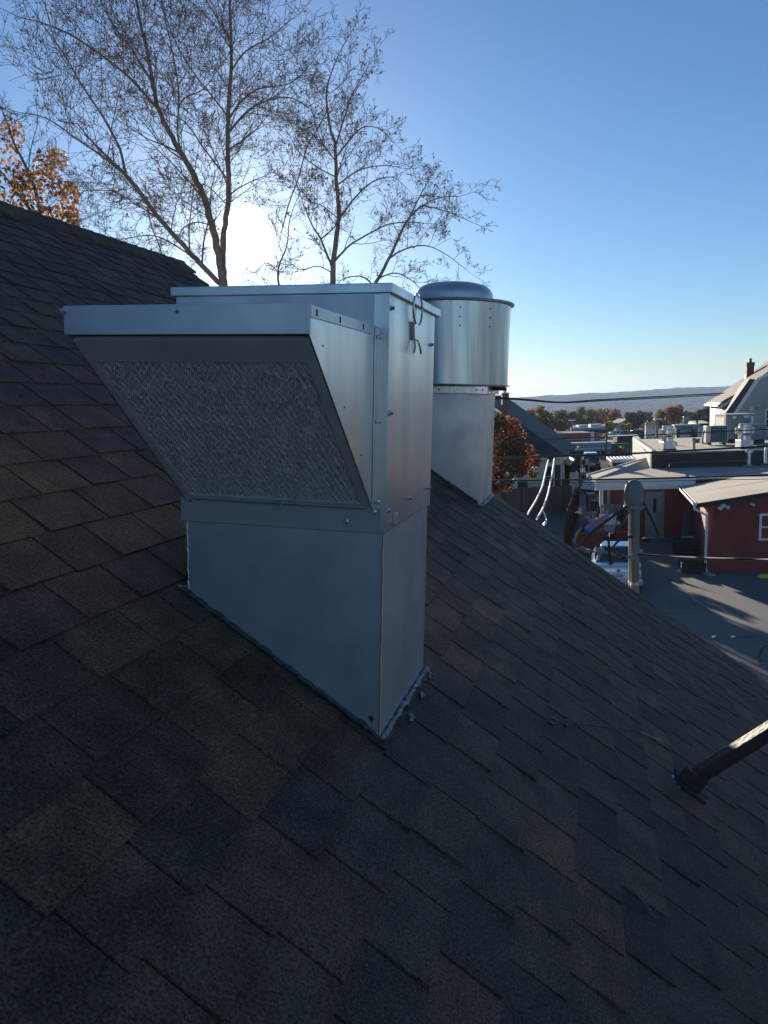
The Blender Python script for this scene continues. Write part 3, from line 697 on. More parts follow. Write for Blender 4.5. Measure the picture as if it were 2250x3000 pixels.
# ------------------------------------------------------------------ trees
class Tree:
    """limbs traced as polylines, then grown outwards into branches and twigs"""
    def __init__(s, seed, twig_len=0.55, leaf=0.0, leaf_size=.05, dense=1.0, up=.25):
        s.r = random.Random(seed); s.limbs = MB(); s.twigs = MB(); s.leaves = MB()
        s.tl, s.leaf, s.ls, s.dense, s.up = twig_len, leaf, leaf_size, dense, up
        s.avoid = None
    def rv(s): 
        while True:
            v = V((s.r.uniform(-1, 1), s.r.uniform(-1, 1), s.r.uniform(-1, 1)))
            if .05 < v.length < 1: return v.normalized()
    def put_leaf(s, p, k=1.0):
        a = s.rv(); b = a.cross(s.rv()).normalized(); z = s.ls * k * s.r.uniform(.6, 1.3)
        s.leaves.quad(p - a * z * .5, p + b * z * .38, p + a * z * .6, p - b * z * .38)
    def sprig(s, p, d, L, r, lvl):
        n = 3 if lvl > 1 else 4
        pts = [p]; dd = d.copy()
        for i in range(n):
            dd = (dd + s.rv() * .17 + Z * s.up * .22).normalized(); pts.append(pts[-1] + dd * (L / n))
        if s.avoid and s.avoid(pts[-1]): return
        rs = [max(.0042, r * (1 - .75 * i / n)) for i in range(n + 1)]
        (s.limbs if r > .03 else s.twigs).tube(pts, rs, 5 if r > .03 else 3, False)
        if lvl >= 4 or L < s.tl * .22:
            if s.leaf > 0:
                for q in pts[1:]:
                    if s.r.random() < s.leaf: s.put_leaf(q + s.rv() * .03)
            return
        k = int((3.0 + L * 1.8) * s.dense) if lvl < 2 else int(3.4 * s.dense) if lvl < 3 else 3
        for i in range(k):
            t = .22 + .78 * (i + s.r.random()) / k
            x = min(n - 1e-3, t * n); j = int(x); q = pts[j].lerp(pts[j + 1], x - j)
            dr = (pts[j + 1] - pts[j]).normalized(); sd = dr.cross(s.rv()).normalized()
            c = s.r.uniform(.5, .85)
            s.sprig(q, (dr * (1 - c * .55) + sd * c).normalized(), L * s.r.uniform(.40, .72) * (1.1 - .35 * t), rs[j] * .55, lvl + 1)
    def limb(s, uv, y, r0, r1, grow=1.0, start=.15, side=1.0, spread=2.2, step=.34):
        r0 *= .46; r1 *= .6
        """uv: traced photo points at distance y; y may be a pair (start, end)"""
        y0, y1 = y if isinstance(y, tuple) else (y, y)
        n = len(uv)
        P = curve_pts([at(u, v, y0 + (y1 - y0) * i / (n - 1)) for i, (u, v) in enumerate(uv)], 5)
        k = len(P); rs = [r0 + (r1 - r0) * (i / (k - 1)) ** .8 for i in range(k)]
        P = [p + s.rv() * rs[i] * .25 for i, p in enumerate(P)]
        s.limbs.tube(P, rs, 8)
        L = sum((P[i + 1] - P[i]).length for i in range(k - 1)); done = 0; nxt = L * start
        for i in range(k - 1):
            seg = (P[i + 1] - P[i]).length
            while nxt < done + seg:
                t = (nxt - done) / seg; q = P[i].lerp(P[i + 1], t); dr = (P[i + 1] - P[i]).normalized()
                f = nxt / L
                sd = dr.cross(s.rv()).normalized()
                ln = spread * grow * s.r.uniform(.45, 1.0) * (1 - .45 * f)
                s.sprig(q, (dr * .55 + sd * .75 + Z * s.up).normalized(), ln, max(.008, min(rs[i] * .5, ln * .013)), 1)
                nxt += step * s.r.uniform(.6, 1.4) / s.dense
            done += seg
        s.sprig(P[-1], (P[-1] - P[-3]).normalized(), spread * .55 * grow, r1 * .9, 1)
        return P
    def trunk(s, p, r, z0=-0.3):
        pts = [V((p.x + .25, p.y + .2, z0)), V((p.x + .15, p.y + .1, z0 + 1.2)), V((p.x + .05, p.y, (p.z + z0) * .5)), p]
        s.limbs.tube(curve_pts(pts, 4), [r * (1.55 - .55 * min(1, i / 6)) for i in range(13)], 10)
    def build(s, name, base, label, group, leafmat=DEADLEAF):
        root = thing(name, base, label, 'tree', group)
        s.limbs.build('trunk', BARK, root, True)
        cr = tag(s.twigs.build('crown', BARK, root), kind='stuff')
        if s.leaves.f: tag(s.leaves.build('leaves', leafmat, cr), kind='stuff')
        return root

def bare_trees():
    g = 'bare trees behind the roof'
    sun_clear = lambda c, rad: (lambda p: (math.hypot(px(p)[0] - c[0], px(p)[1] - c[1]) < rad))
    # the big double-stemmed tree
    t = Tree(21, .7, leaf=.06, leaf_size=.05, dense=1.18); y = 17.5
    t.avoid = sun_clear((725, 690), 62)
    b = at(655, 850, y); t.trunk(b, .100)
    t.limb([(655, 850), (645, 770), (618, 651), (591, 564), (553, 488), (504, 401), (466, 325), (445, 233), (428, 136), (412, 70), (392, -60), (380, -260)], (y, y - .6), .20, .03, start=.14)
    t.limb([(655, 838), (652, 765), (654, 690), (668, 600), (669, 488), (667, 380), (673, 271), (678, 163), (675, 54), (670, -120), (664, -300)], (y, y + 1.0), .19, .03, start=.22)
    t.limb([(648, 835), (575, 760), (521, 700), (466, 640), (418, 575), (369, 515)], (y, y - 1.4), .13, .07, start=.2)
    t.limb([(369, 515), (304, 461), (233, 412), (136, 347), (60, 330)], (y - 1.4, y - 2.4), .06, .014)
    t.limb([(369, 515), (352, 440), (304, 347), (233, 239), (184, 152), (115, 60)], (y - 1.4, y - 1.6), .07, .014)
    t.limb([(466, 325), (380, 228), (260, 136), (163, 81), (54, 49)], (y - .4, y - 2.2), .07, .014)
    t.limb([(445, 240), (390, 150), (330, 70), (290, -10)], (y - .5, y + .8), .06, .015)
    t.limb([(553, 488), (523, 412), (523, 325), (542, 287), (597, 260), (640, 200)], (y - .2, y + .4), .05, .014)
    t.limb([(523, 330), (522, 250), (505, 150), (480, 40), (470, -50)], (y, y + 1.2), .045, .014)
    t.limb([(667, 390), (727, 325), (787, 293), (852, 287), (905, 315)], (y + .4, y - .8), .07, .013)
    t.limb([(670, 352), (705, 298), (760, 260), (850, 244), (900, 200)], (y + .5, y + 1.8), .06, .013)
    t.limb([(676, 210), (720, 150), (790, 110), (850, 60)], (y + .7, y - .4), .05, .013)
    t.limb([(676, 120), (640, 60), (600, -10), (570, -80)], (y + .7, y + 1.6), .05, .013)
    t.limb([(662, 520), (597, 434), (542, 358), (472, 320), (412, 282)], (y + .2, y + 1.6), .05, .013)
    t.limb([(672, 347), (613, 271), (570, 217), (520, 136), (490, 60)], (y + .4, y - .7), .045, .013)
    t.limb([(618, 660), (575, 651), (537, 668), (521, 700)], (y, y - .8), .03, .018, grow=.6)
    t.limb([(575, 760), (480, 700), (420, 690), (340, 700), (285, 660)], (y - .4, y + 1.0), .04, .012)
    t.limb([(466, 640), (400, 600), (330, 560), (250, 560)], (y - .8, y + .6), .035, .012)
    t.limb([(430, 575), (440, 650), (470, 730), (485, 790)], (y - .8, y + .6), .03, .02, grow=.5)
    t.limb([(665, 600), (600, 540), (560, 560), (500, 570)], (y, y - 1), .03, .012, grow=.8)
    t.build('bare_tree', V((b.x, b.y, 0)), 'tallest bare tree with two stems beside the sun', g)
    # the slimmer tree right of the sun
    t = Tree(33, .6, leaf=.09, leaf_size=.06, dense=1.15); y = 20.5
    t.avoid = sun_clear((725, 690), 66)
    b = at(976, 845, y); t.trunk(b, .080)
    t.limb([(976, 845), (976, 769), (989, 665), (994, 620), (985, 529), (982, 425), (971, 389), (958, 317), (958, 258), (971, 213), (994, 154)], (y, y + .5), .17, .018, start=.25, spread=1.7)
    t.limb([(984, 425), (1012, 335), (1034, 272), (1080, 195)], (y + .2, y - .4), .06, .012, spread=1.3)
    t.limb([(988, 457), (1034, 398), (1070, 371), (1115, 380), (1150, 415)], (y, y + 1), .05, .012, spread=1.4)
    t.limb([(992, 540), (1053, 498), (1124, 485), (1180, 493)], (y, y - .8), .05, .012, spread=1.4)
    t.limb([(995, 640), (1043, 575), (1098, 529), (1152, 520), (1190, 550)], (y, y + .9), .06, .012, spread=1.5)
    t.limb([(976, 769), (1025, 719), (1084, 683), (1143, 656), (1205, 651), (1250, 655)], (y, y - 1.2), .07, .012, spread=1.5)
    t.limb([(972, 780), (940, 701), (917, 665), (894, 611), (870, 540)], (y, y - .6), .07, .014, spread=1.5)
    t.limb([(940, 701), (980, 665), (990, 640)], (y - .2, y), .04, .03, grow=.4)
    t.limb([(960, 320), (935, 370), (900, 430), (872, 529), (849, 588), (835, 640)], (y + .3, y + 1.6), .03, .03, spread=1.6)
    t.limb([(982, 470), (940, 410), (915, 330), (900, 270)], (y, y + 1), .04, .012, spread=1.3)
    t.limb([(985, 520), (930, 490), (880, 450), (850, 400)], (y, y - 1), .04, .012, spread=1.3)
    t.limb([(990, 640), (940, 600), (900, 590), (860, 560)], (y, y + 1), .035, .012, spread=1.3)
    t.limb([(975, 800), (930, 780), (880, 790), (830, 760), (800, 790)], (y, y - .8), .035, .012, spread=1.4)
    t.build('bare_tree', V((b.x, b.y, 0)), 'slim bare tree right of the sun, one straight trunk', g)
    # the leaning tree beside it
    t = Tree(44, .55, leaf=.09, leaf_size=.056, dense=1.15); y = 22.0
    b = at(1085, 850, y); t.trunk(b, .062)
    t.limb([(1085, 850), (1098, 832), (1134, 769), (1170, 692), (1197, 642), (1233, 606), (1288, 579), (1346, 575)], (y, y - 1), .13, .014, start=.3, spread=1.4)
    t.limb([(1143, 755), (1179, 733), (1242, 719), (1301, 742), (1366, 790)], (y - .3, y + 1), .06, .012, spread=1.2)
    t.limb([(1197, 642), (1230, 575), (1255, 530), (1262, 515)], (y - .6, y + .5), .05, .012, spread=1.1)
    t.limb([(1240, 602), (1310, 620), (1385, 652)], (y - .7, y - 1.8), .04, .01, spread=1.0)
    t.limb([(1110, 815), (1160, 800), (1210, 825), (1240, 860)], (y, y - 1), .05, .012, spread=1.0)
    t.limb([(1095, 838), (1060, 810), (1010, 815), (990, 830)], (y, y + .6), .05, .016, spread=1.0)
    t.build('bare_tree', V((b.x, b.y, 0)), 'low bare tree leaning right above the exhaust fan', g)
    # hazy saplings behind the sun
    t = Tree(55, .6, leaf=.12, leaf_size=.06, dense=1.1); y = 27
    t.avoid = sun_clear((725, 690), 66)
    b = at(820, 860, y); t.trunk(b, .043)
    t.limb([(820, 860), (815, 790), (840, 720), (850, 640), (880, 560)], (y, y + 1), .09, .014, start=.1, spread=2.2)
    t.limb([(818, 800), (780, 770), (745, 800), (715, 780)], (y, y - 1), .04, .012, spread=2.0)
    t.build('bare_tree', V((b.x, b.y, 0)), 'thin bare sapling just below right of the sun', g)
    # the oak that keeps its leaves
    t = Tree(66, .6, leaf=.0, dense=.8); y = 25
    b = at(118, 690, y); t.trunk(b, .085)
    ends = []
    for uv, yy, r0, sp in (([(118, 690), (114, 597), (81, 499), (43, 423), (16, 347), (-20, 260)], (y, y - 1), .18, 1.5), ([(118, 650), (54, 570), (0, 499), (-60, 440)], (y, y - 1), .13, 1.5),
                       ([(114, 600), (85, 540), (90, 440), (110, 360), (105, 300)], (y, y + 1), .05, 1.5), ([(112, 640), (60, 620), (0, 600), (-60, 590)], (y, y), .07, 1.4)):
        ends += t.limb(uv, yy, r0, .014, spread=sp)
    t.ls = .15
    for c, rx, ry, k in (((150, 470), 50, 40, 190), ((110, 540), 75, 55, 360), ((200, 570), 32, 40, 170), ((165, 640), 70, 36, 330), ((30, 400), 40, 60, 150), ((20, 520), 60, 60, 240), ((60, 610), 70, 40, 260), ((215, 640), 25, 30, 90)):
        for i in range(int(k * .8)):
            a = t.r.uniform(0, 6.28); q = math.sqrt(t.r.random())
            t.put_leaf(at(c[0] + rx * q * math.cos(a), c[1] + ry * q * math.sin(a), y + t.r.uniform(-1.6, 1.6)))
    t.build('oak_tree', V((b.x, b.y, 0)), 'tree with orange autumn leaves above the roof ridge', None, OAKLEAF)
bare_trees()

def leafy_crown(rnd, blobs, n, size, squash=.8):
    mb = MB(); tot = sum(b[3] ** 2 for b in blobs)
    for (x, y, z, r) in blobs:
        for i in range(int(n * r * r / tot)):
            while True:
                v = V((rnd.uniform(-1, 1), rnd.uniform(-1, 1), rnd.uniform(-1, 1)))
                if .1 < v.length < 1: break
            v = v.normalized() * r * (rnd.random() ** .33) * (1 + .18 * noise.noise(v * 3 + V((x, y, z))))
            p = V((x + v.x, y + v.y, z + v.z * squash))
            a = V((rnd.uniform(-1, 1), rnd.uniform(-1, 1), rnd.uniform(-1, 1))).normalized(); b = a.cross(V((rnd.uniform(-1, 1), rnd.uniform(-1, 1), rnd.uniform(-1, 1)))).normalized()
            k = size * rnd.uniform(.6, 1.4)
            mb.quad(p - a * k * .5, p + b * k * .45, p + a * k * .55, p - b * k * .45)
    return mb

def far_trees():
    cols = {
        'rust': mat('rust_foliage', (0.340, 0.145, 0.051), (0.221, 0.119, 0.048), rough=0.9, spec=0.0, scale=0.3, vary=0.35, trans=0.45),
        'olive': mat('olive_foliage', (0.204, 0.145, 0.051), (0.111, 0.105, 0.044), rough=0.9, spec=0.0, scale=0.25, vary=0.35, trans=0.45),
        'green': mat('green_foliage', (0.076, 0.102, 0.048), (0.051, 0.076, 0.037), rough=0.9, spec=0.0, scale=0.4, vary=0.35, trans=0.25),
        'gold': mat('gold_foliage', (0.500, 0.374, 0.085), (0.408, 0.272, 0.068), rough=0.9, spec=0.0, scale=0.4, vary=0.3, trans=0.35),
        'mixed': mat('mixed_foliage', (0.340, 0.153, 0.051), (0.085, 0.099, 0.043), rough=0.9, spec=0.0, scale=0.14, vary=0.3, trans=0.45, contrast=(.42, .58)),
        'brown': mat('brown_foliage', (0.145, 0.105, 0.071), (0.102, 0.085, 0.060), rough=0.9, spec=0.0, scale=0.4, vary=0.35, trans=0.2)}
    # (centre u, top v, half-width px, height px, distance, colour, label)
    T = [(1560, 1184, 62, 105, 130, 'mixed', 'broad rust and green tree behind the cream house roof'),
         (1618, 1190, 45, 95, 150, 'olive', 'round olive tree right of the broad rust tree'),
         (1530, 1205, 36, 70, 118, 'green', 'dark evergreen tree just over the cream house roof'),
         (1668, 1197, 24, 62, 185, 'olive', 'small olive tree in the gap before the hill'),
         (1712, 1187, 36, 74, 190, 'olive', 'yellowish tree above the dark low building'),
         (1757, 1190, 34, 72, 200, 'mixed', 'brown and rust tree above the dark low building'),
         (1800, 1193, 34, 76, 205, 'rust', 'rust red tree above the white gabled house'),
         (1787, 1228, 14, 42, 150, 'gold', 'narrow golden tree right of the dark low building'),
         (1833, 1238, 17, 36, 148, 'gold', 'small golden bush beside the white gabled house'),
         (1868, 1206, 42, 64, 175, 'brown', 'bare brown tree behind the tall pylon sign'),
         (1892, 1200, 30, 40, 210, 'rust', 'reddish tree top just above the pylon sign'),
         (1945, 1194, 32, 66, 180, 'olive', 'yellow-green tree left of the tall orange tree'),
         (1978, 1184, 26, 66, 170, 'rust', 'tall orange tree above the garage sign'),
         (2022, 1200, 30, 54, 185, 'gold', 'pale yellow tree right of the tall orange tree'),
         (2058, 1190, 34, 66, 175, 'brown', 'dull brown tree beside the tan house corner')]
    rnd = random.Random(8)
    for u, v, hw, hp, y, c, lab in T:
        top = at(u, v, y); k = y / FPX; hw, hp = hw * k, hp * k
        bz = far_z(top.x, top.y); z1 = top.z; h = z1 - bz
        root = thing('autumn_tree', V((top.x, top.y, bz)), lab, 'tree', 'autumn trees beyond the shops')
        cz = z1 - min(hp, h * .8) * .5; R = min(hp, h * .8) * .5
        bl = [(top.x, top.y, cz, R * .8)]
        for i in range(11):
            a = rnd.uniform(0, 6.28); q = rnd.uniform(.35, .75)
            bl.append((top.x + hw * q * math.cos(a), top.y + hw * q * math.sin(a) * .8, cz + R * rnd.uniform(-.75, .62), R * rnd.uniform(.28, .5)))
        leafy_crown(rnd, bl, 2600, .030 * (hw + R) + .22, .9).build('crown', cols[c], root)
        tr = MB().tube([V((top.x, top.y, bz - .5)), V((top.x + .2, top.y, bz + h * .3)), V((top.x, top.y, cz))], [h * .03, h * .022, h * .01], 7)
        for i in range(5):
            a = i * 1.26; tr.tube([V((top.x, top.y, bz + h * .32)), V((top.x + math.cos(a) * hw * .5, top.y + math.sin(a) * hw * .5, cz + R * .3))], [h * .011, h * .004], 5)
        tr.build('trunk', BARK, root)
    # the wood in the valley that reads as one mass
    mb = MB()
    for i in range(900):
        y = rnd.uniform(260, 1300); x = y * rnd.uniform(.02, .60); z = far_z(x, y); r = rnd.uniform(3, 6)
        for k in range(14):
            v = V((rnd.uniform(-1, 1), rnd.uniform(-1, 1), rnd.uniform(-.6, 1))); p = V((x, y, z + 4)) + v * r
            a = V((rnd.uniform(-1, 1), rnd.uniform(-1, 1), rnd.uniform(-1, 1))).normalized(); b = a.cross(Z + V((.1, .2, 0))).normalized(); s_ = rnd.uniform(1.2, 3)
            mb.quad(p - a * s_, p + b * s_, p + a * s_, p - b * s_)
    tag(mb.build('valley_wood', cols['mixed'], None), 'distant autumn wood covering the valley floor', 'wood', None, 'stuff')
far_trees()

def maple():
    y = 41.5; c = at(1490, 1330, y); rnd = random.Random(14)
    root = thing('maple_tree', V((c.x - .8, y, 0)), 'maple with red and green leaves in front of the cream house', 'tree')
    k = y / FPX
    bl = []
    for u, v, r in ((1455, 1240, 34), (1490, 1250, 34), (1520, 1275, 22), (1460, 1300, 48), (1500, 1320, 42), (1540, 1325, 26), (1562, 1350, 24), (1475, 1365, 46), (1520, 1368, 34), (1560, 1385, 16), (1450, 1410, 34), (1485, 1420, 24),
                    (1400, 1290, 50), (1370, 1350, 55), (1420, 1230, 40), (1350, 1270, 40), (1380, 1400, 40), (1310, 1330, 45)):
        p = at(u, v, y + rnd.uniform(-1.2, 1.2)); bl.append((p.x, p.y, p.z, r * k))
    leafy_crown(rnd, bl, 7800, .17, .95).build('crown', MAPLELEAF, root)
    tr = MB(); b = V((c.x - .8, y, -.1)); f = V((c.x - .8, y, 1.6))
    tr.tube([b, b.lerp(f, .5), f], [.26, .2, .18], 9)
    for x, yy, z, r in bl[::2]: tr.tube(curve_pts([f, f.lerp(V((x, yy, z)), .5) + Z * .3, V((x, yy, z))], 3), [.09, .08, .07, .06, .05, .03, .02], 5)
    tr.build('trunk', BARK, root)
maple()

# ------------------------------------------------------------------ buildings
def rect_on(mb, o, ex, n, x, z, d0, d1):     # box on a wall: along ex, up, proud along n
    mb.box(o, ex, n, Z, x, (d0, d1), z); return mb
def window(parent, o, ex, n, x, z, frame=.07, m=WHITEP, sash=True, name='window'):
    f = MB()
    rect_on(f, o, ex, n, (x[0] - frame, x[0]), (z[0] - frame, z[1] + frame), .003, .05); rect_on(f, o, ex, n, (x[1], x[1] + frame), (z[0] - frame, z[1] + frame), .003, .05)
    rect_on(f, o, ex, n, (x[0], x[1]), (z[1], z[1] + frame), .003, .05); rect_on(f, o, ex, n, (x[0], x[1]), (z[0] - frame, z[0]), .003, .06)
    if sash: rect_on(f, o, ex, n, (x[0], x[1]), ((z[0] + z[1]) / 2 - .03, (z[0] + z[1]) / 2 + .03), .015, .042)
    w = f.build(name, m, parent)
    rect_on(MB(), o, ex, n, x, z, .002, .014).build('pane', GLASSD, w)
    return w
def lap_siding(parent, poly_fn, o, ex, n, x, z, m, step=.2, name='clapboard'):
    """boards from z[0] to z[1]; poly_fn(zz) gives the x-range at that height"""
    zz = z[0]
    while zz < z[1] - .02:
        z1 = min(zz + step, z[1]); r0, r1 = poly_fn(zz), poly_fn(z1)
        a, b = max(r0[0], r1[0]), min(r0[1], r1[1])
        if b - a > .1:
            P = lambda xx, h, d: o + ex * xx + Z * h + n * d
            MB().hexa([P(a, zz, 0), P(b, zz, 0), P(b, zz, .022), P(a, zz, .022)], [P(a, z1, 0), P(b, z1, 0), P(b, z1, .008), P(a, z1, .008)]).build(name, m, parent)
        zz = z1

def red_building():
    A, B = V((12.7, 29.8, 0)), V((15.15, 37.45, 0))
    root = thing('red_building', V((14, 34, 0)), 'low barn-red block building with grey membrane roofs', 'building')
    Fl = at(2046, 1474, 29.72); Fr0 = at(2250, 1441, 29.65); sl = (Fr0 - Fl) / (Fr0.x - Fl.x); Fr = Fl + sl * 8.5
    Bl = at(1999, 1424, 37.35); Br = Bl + sl * 8.5
    # right wing walls
    C = A + V((8, -.1, 0)); Dd = B + V((8, -.1, 0))
    w = MB(); w.slab([A, C, V((C.x, C.y, Fl.z + sl.z * 8 - .12)), V((A.x, A.y, Fl.z - .12))], Y * .2)
    wall = w.build('front_wall', REDP, root)
    sx = (B - A).normalized(); sn = V((-sx.y, sx.x, 0))
    w = MB(); w.slab([A + sx * .003, B, V((B.x, B.y, Bl.z - .14)), V((A.x, A.y, Fl.z - .12)) + sx * .003], -sn * .2); w.build('side_wall', REDP, root)
    r = MB(); r.slab([Fl - Y * .12 - X * .1, Fr - Y * .12, Br, Bl - X * .1], Z * -.11); rf = r.build('lower_roof', MEMB, root)
    # membrane seams
    for f_ in (.42,):
        p, q = Fl.lerp(Fr, .22) + Z * .004, Bl.lerp(Br, .30) + Z * .004
        MB().slab([p, p + X * .06, q + X * .06, q], Z * .006).build('seam', MEMB, rf)
    p, q = Fl.lerp(Bl, .5), Fr.lerp(Br, .5); MB().slab([p + Z * .003, q + Z * .003, q + Y * .05 + Z * .003, p + Y * .05 + Z * .003], Z * .005).build('seam', MEMBD, rf)
    dr = MB(); dr.slab([Fl - Y * .125 - X * .1 + Z * .01, Fr - Y * .125 + Z * .01, Fr - Y * .125 - Z * .17, Fl - Y * .125 - X * .1 - Z * .17], -Y * .02); dr.build('drip_edge', BLACKM, root)
    # gutter with downspout
    gd = (Bl - Fl).normalized(); g = MB(); g0, g1 = Fl - X * .19 - Y * .15 - Z * .05, Bl - X * .19 - Z * .05
    for pts in ((-.07, -.06), (.07, .06)): pass
    g.slab([g0 - X * .07, g1 - X * .07, g1 + X * .07, g0 + X * .07], -Z * .012)
    g.slab([g0 - X * .07, g1 - X * .07, g1 - X * .07 + Z * .10, g0 - X * .07 + Z * .10], -X * .012); g.slab([g0 + X * .07, g1 + X * .07, g1 + X * .07 + Z * .08, g0 + X * .07 + Z * .08], X * .008)
    g.slab([g0 - X * .07, g0 + X * .07, g0 + X * .07 + Z * .1, g0 - X * .07 + Z * .1], -Y * .01)
    gut = g.build('gutter', WHITEP, root)
    lv = MB(); rnd = random.Random(4)
    for i in range(160):
        p = (g0 + Z * .02).lerp(g1 + Z * .02, rnd.random()) + X * rnd.uniform(-.05, .05); a = V((rnd.uniform(-1, 1), rnd.uniform(-1, 1), rnd.uniform(0, .6))) * .05; b = V((rnd.uniform(-1, 1), rnd.uniform(-1, 1), rnd.uniform(0, .6))) * .05
        lv.quad(p - a, p + b, p + a, p - b + Z * .02)
    tag(lv.build('gutter_leaves', DEADLEAF, gut), kind='stuff')
    d0 = g0 + Y * .06; dp = [d0, d0 - Z * .15, V((A.x - .09, A.y - .10, d0.z - .45)), V((A.x - .09, A.y - .10, .22)), V((A.x - .10, A.y - .25, .10))]
    MB().tube(dp, .05, 8).build('downspout', WHITEP, root, True)
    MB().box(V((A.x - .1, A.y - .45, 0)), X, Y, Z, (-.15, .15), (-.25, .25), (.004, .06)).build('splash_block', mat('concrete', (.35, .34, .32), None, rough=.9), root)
    # window, lights, scuppers on the front wall
    ex = X; n = -Y
    def wp(u, v): p = hit(u, v, A - Y * .001, Y); return p.x - A.x, p.z
    x0, z1 = wp(2231, 1511); _, z0 = wp(2231, 1577); window(root, A, ex, n, (x0, x0 + 1.0), (z0, z1), .09)
    x, z = wp(2118, 1481)
    fl = MB(); fl.lathe(A + X * x + Z * z - Y * .02, X, Z, -Y, [(.09, 0), (.09, .03), (.05, .05)], 14); f = fl.build('floodlight', WHITEP, root, True)
    for sg in (-1, 1):
        c = A + X * (x + sg * .07) + Z * (z - .02) - Y * .06; d = V((sg * .8, -.7, -.45)).normalized(); e1 = d.cross(Z).normalized(); e2 = d.cross(e1)
        MB().lathe(c, e1, e2, d, [(.03, 0), (.045, .05), (.085, .16), (.075, .165)], 14).build('lamp_head', WHITEP, f, True)
    x, z = wp(2199, 1475); c = A + X * x + Z * z - Y * .03
    MB().tube([c, c + V((.04, -.16, -.05))], .05, 10).build('security_camera', WHITEP, root, True)
    for u, v in ((2107, 1503), (2184, 1502), (2203, 1516)):
        x, z = wp(u, v); rect_on(MB(), A, ex, n, (x - .02, x + .02), (z - .12, z + .1), .001, .012).build('wall_anchor', BLACKM, root)
    # left wing: door wall with white fascia
    L0 = at(1757, 1500, 38.0); L0 = V((L0.x, 38.0, 0)); R0 = V((B.x, 37.46, 0)); wx = (R0 - L0).normalized(); wn = V((wx.y, -wx.x, 0)); WL = (R0 - L0).length
    zt = at(1880, 1404, 37.6).z; zf = at(1880, 1434, 37.6).z
    MB().slab([L0, R0, R0 + Z * (zt - .05), L0 + Z * (zt - .05)], -wn * .2).build('door_wall', REDP, root)
    rect_on(MB(), L0, wx, wn, (-.25, WL + .1), (zf, zt + .02), .16, .20).build('fascia', WHITEP, root)
    rect_on(MB(), L0, wx, wn, (-.25, WL + .1), (zf, zf + .03), .01, .158).build('soffit', WHITEP, root)
    def lw(u, v): p = hit(u, v, L0, wn); return (p - L0).dot(wx), p.z
    for u0, u1, v0 in ((1790, 1797, 1424), (1896, 1908, 1424), (1950, 1958, 1419)):
        x0, z = lw(u0, v0); x1, _ = lw(u1, v0); rect_on(MB(), L0, wx, wn, (x0, x1), (z - .06, z + .05), .201, .30).build('soffit_lamp', WHITEP, root)
    x0, z1 = lw(1870, 1441); x1, z0 = lw(1938, 1576)
    dr = rect_on(MB(), L0, wx, wn, (x0 + .35, x1), (.06, z1), .003, .05).build('door', DOORG, root)
    xa, za = lw(1913, 1460); xb, zb = lw(1922, 1501); rect_on(MB(), L0, wx, wn, (xa, xb), (zb, za), .051, .056).build('door_pane', GLASSD, dr)
    xh, zh = lw(1929, 1510); rect_on(MB(), L0, wx, wn, (xh - .03, xh + .03), (zh - .16, zh + .12), .051, .10).build('handle', STEEL, dr)
    rect_on(MB(), L0, wx, wn, (x0 + .2, x1 + .1), (0, .055), .003, .35).build('door_step', MATS['concrete'], root)
    rect_on(MB(), L0, wx, wn, (x1 + .02, x1 + .09), (.06, z1 + .06), .003, .06).build('door_jamb', DOORG, root)
    rect_on(MB(), L0, wx, wn, (.02, .16), (0, zf), .003, .06).build('corner_board', WHITEP, root)
    rect_on(MB(), L0, wx, wn, (.35, .48), (0, zf), .003, .05).build('corner_board', DOORG, root)
    # left wing end wall (sun side) and roof
    E = V((L0.x + 2.0, 43.5, 0)); MB().slab([L0, E, V((E.x, E.y, zt - .06)), L0 + Z * (zt - .06)], X * .2).build('end_wall', REDP, root)
    U0 = at(1909, 1328, 42.6); zu = U0.z; Ub = at(1880, 1296, 0 + 55.0)
    MB().slab([L0 - wx * .25 + wn * .2 + Z * zt, R0 + wx * 4 + wn * .0 + Z * (zt - .02), V((26, 43.2, zt + .05)), V((E.x - .45, 43.2, zt + .05))], -Z * .06).build('wing_roof', MEMB, root)
    # raised wedge roof between the wing and the rear block
    a, b, c, d = at(1726, 1392, 40.2), at(1908, 1338, 46.0), at(1908, 1372, 43.1), at(1750, 1400, 38.6)
    MB().slab([a, b, c, d], -Z * .25).build('sloped_roof', MEMB, root)
    MB().slab([a + Z * .05 - X * .1, b + Z * .05, b - Z * .1, a - Z * .1 - X * .1], Y * .12).build('roof_edge', WHITEP, root)
    # rear block, taller
    rb = thing('rear_building', V((20, 48, 0)), 'taller flat-roofed block crowded with rooftop machines', 'building')
    F0 = V((U0.x, 42.6, 0)); xl = Ub.x
    G0 = V((26, 42.3, 0)); H0 = V((32, 57, 0)); I0 = V((xl, 57, 0))
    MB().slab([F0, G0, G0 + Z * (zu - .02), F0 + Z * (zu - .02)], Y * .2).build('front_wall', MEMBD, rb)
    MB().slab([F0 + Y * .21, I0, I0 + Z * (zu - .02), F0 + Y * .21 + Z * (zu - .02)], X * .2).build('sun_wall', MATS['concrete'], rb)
    MB().slab([F0 + Z * zu, G0 + Z * zu, H0 + Z * zu, I0 + Z * zu], -Z * .1).build('flat_roof', MEMB, rb)
    MB().slab([F0 + Z * (zu + .004) - Y * .05, G0 + Z * (zu + .004) - Y * .05, G0 + Z * (zu + .05) - Y * .05, F0 + Z * (zu + .05) - Y * .05], Y * .15).build('coping', WHITEP, rb)
    s0, s1 = F0 + Z * (zu + .004), I0 + Z * (zu + .004); MB().slab([s0, s1, s1 + Z * .16, s0 + Z * .16], X * .15).build('coping', ACM2, rb)
    ld = MB(); q = F0 + V((-.25, .8, zu - 1.2)); 
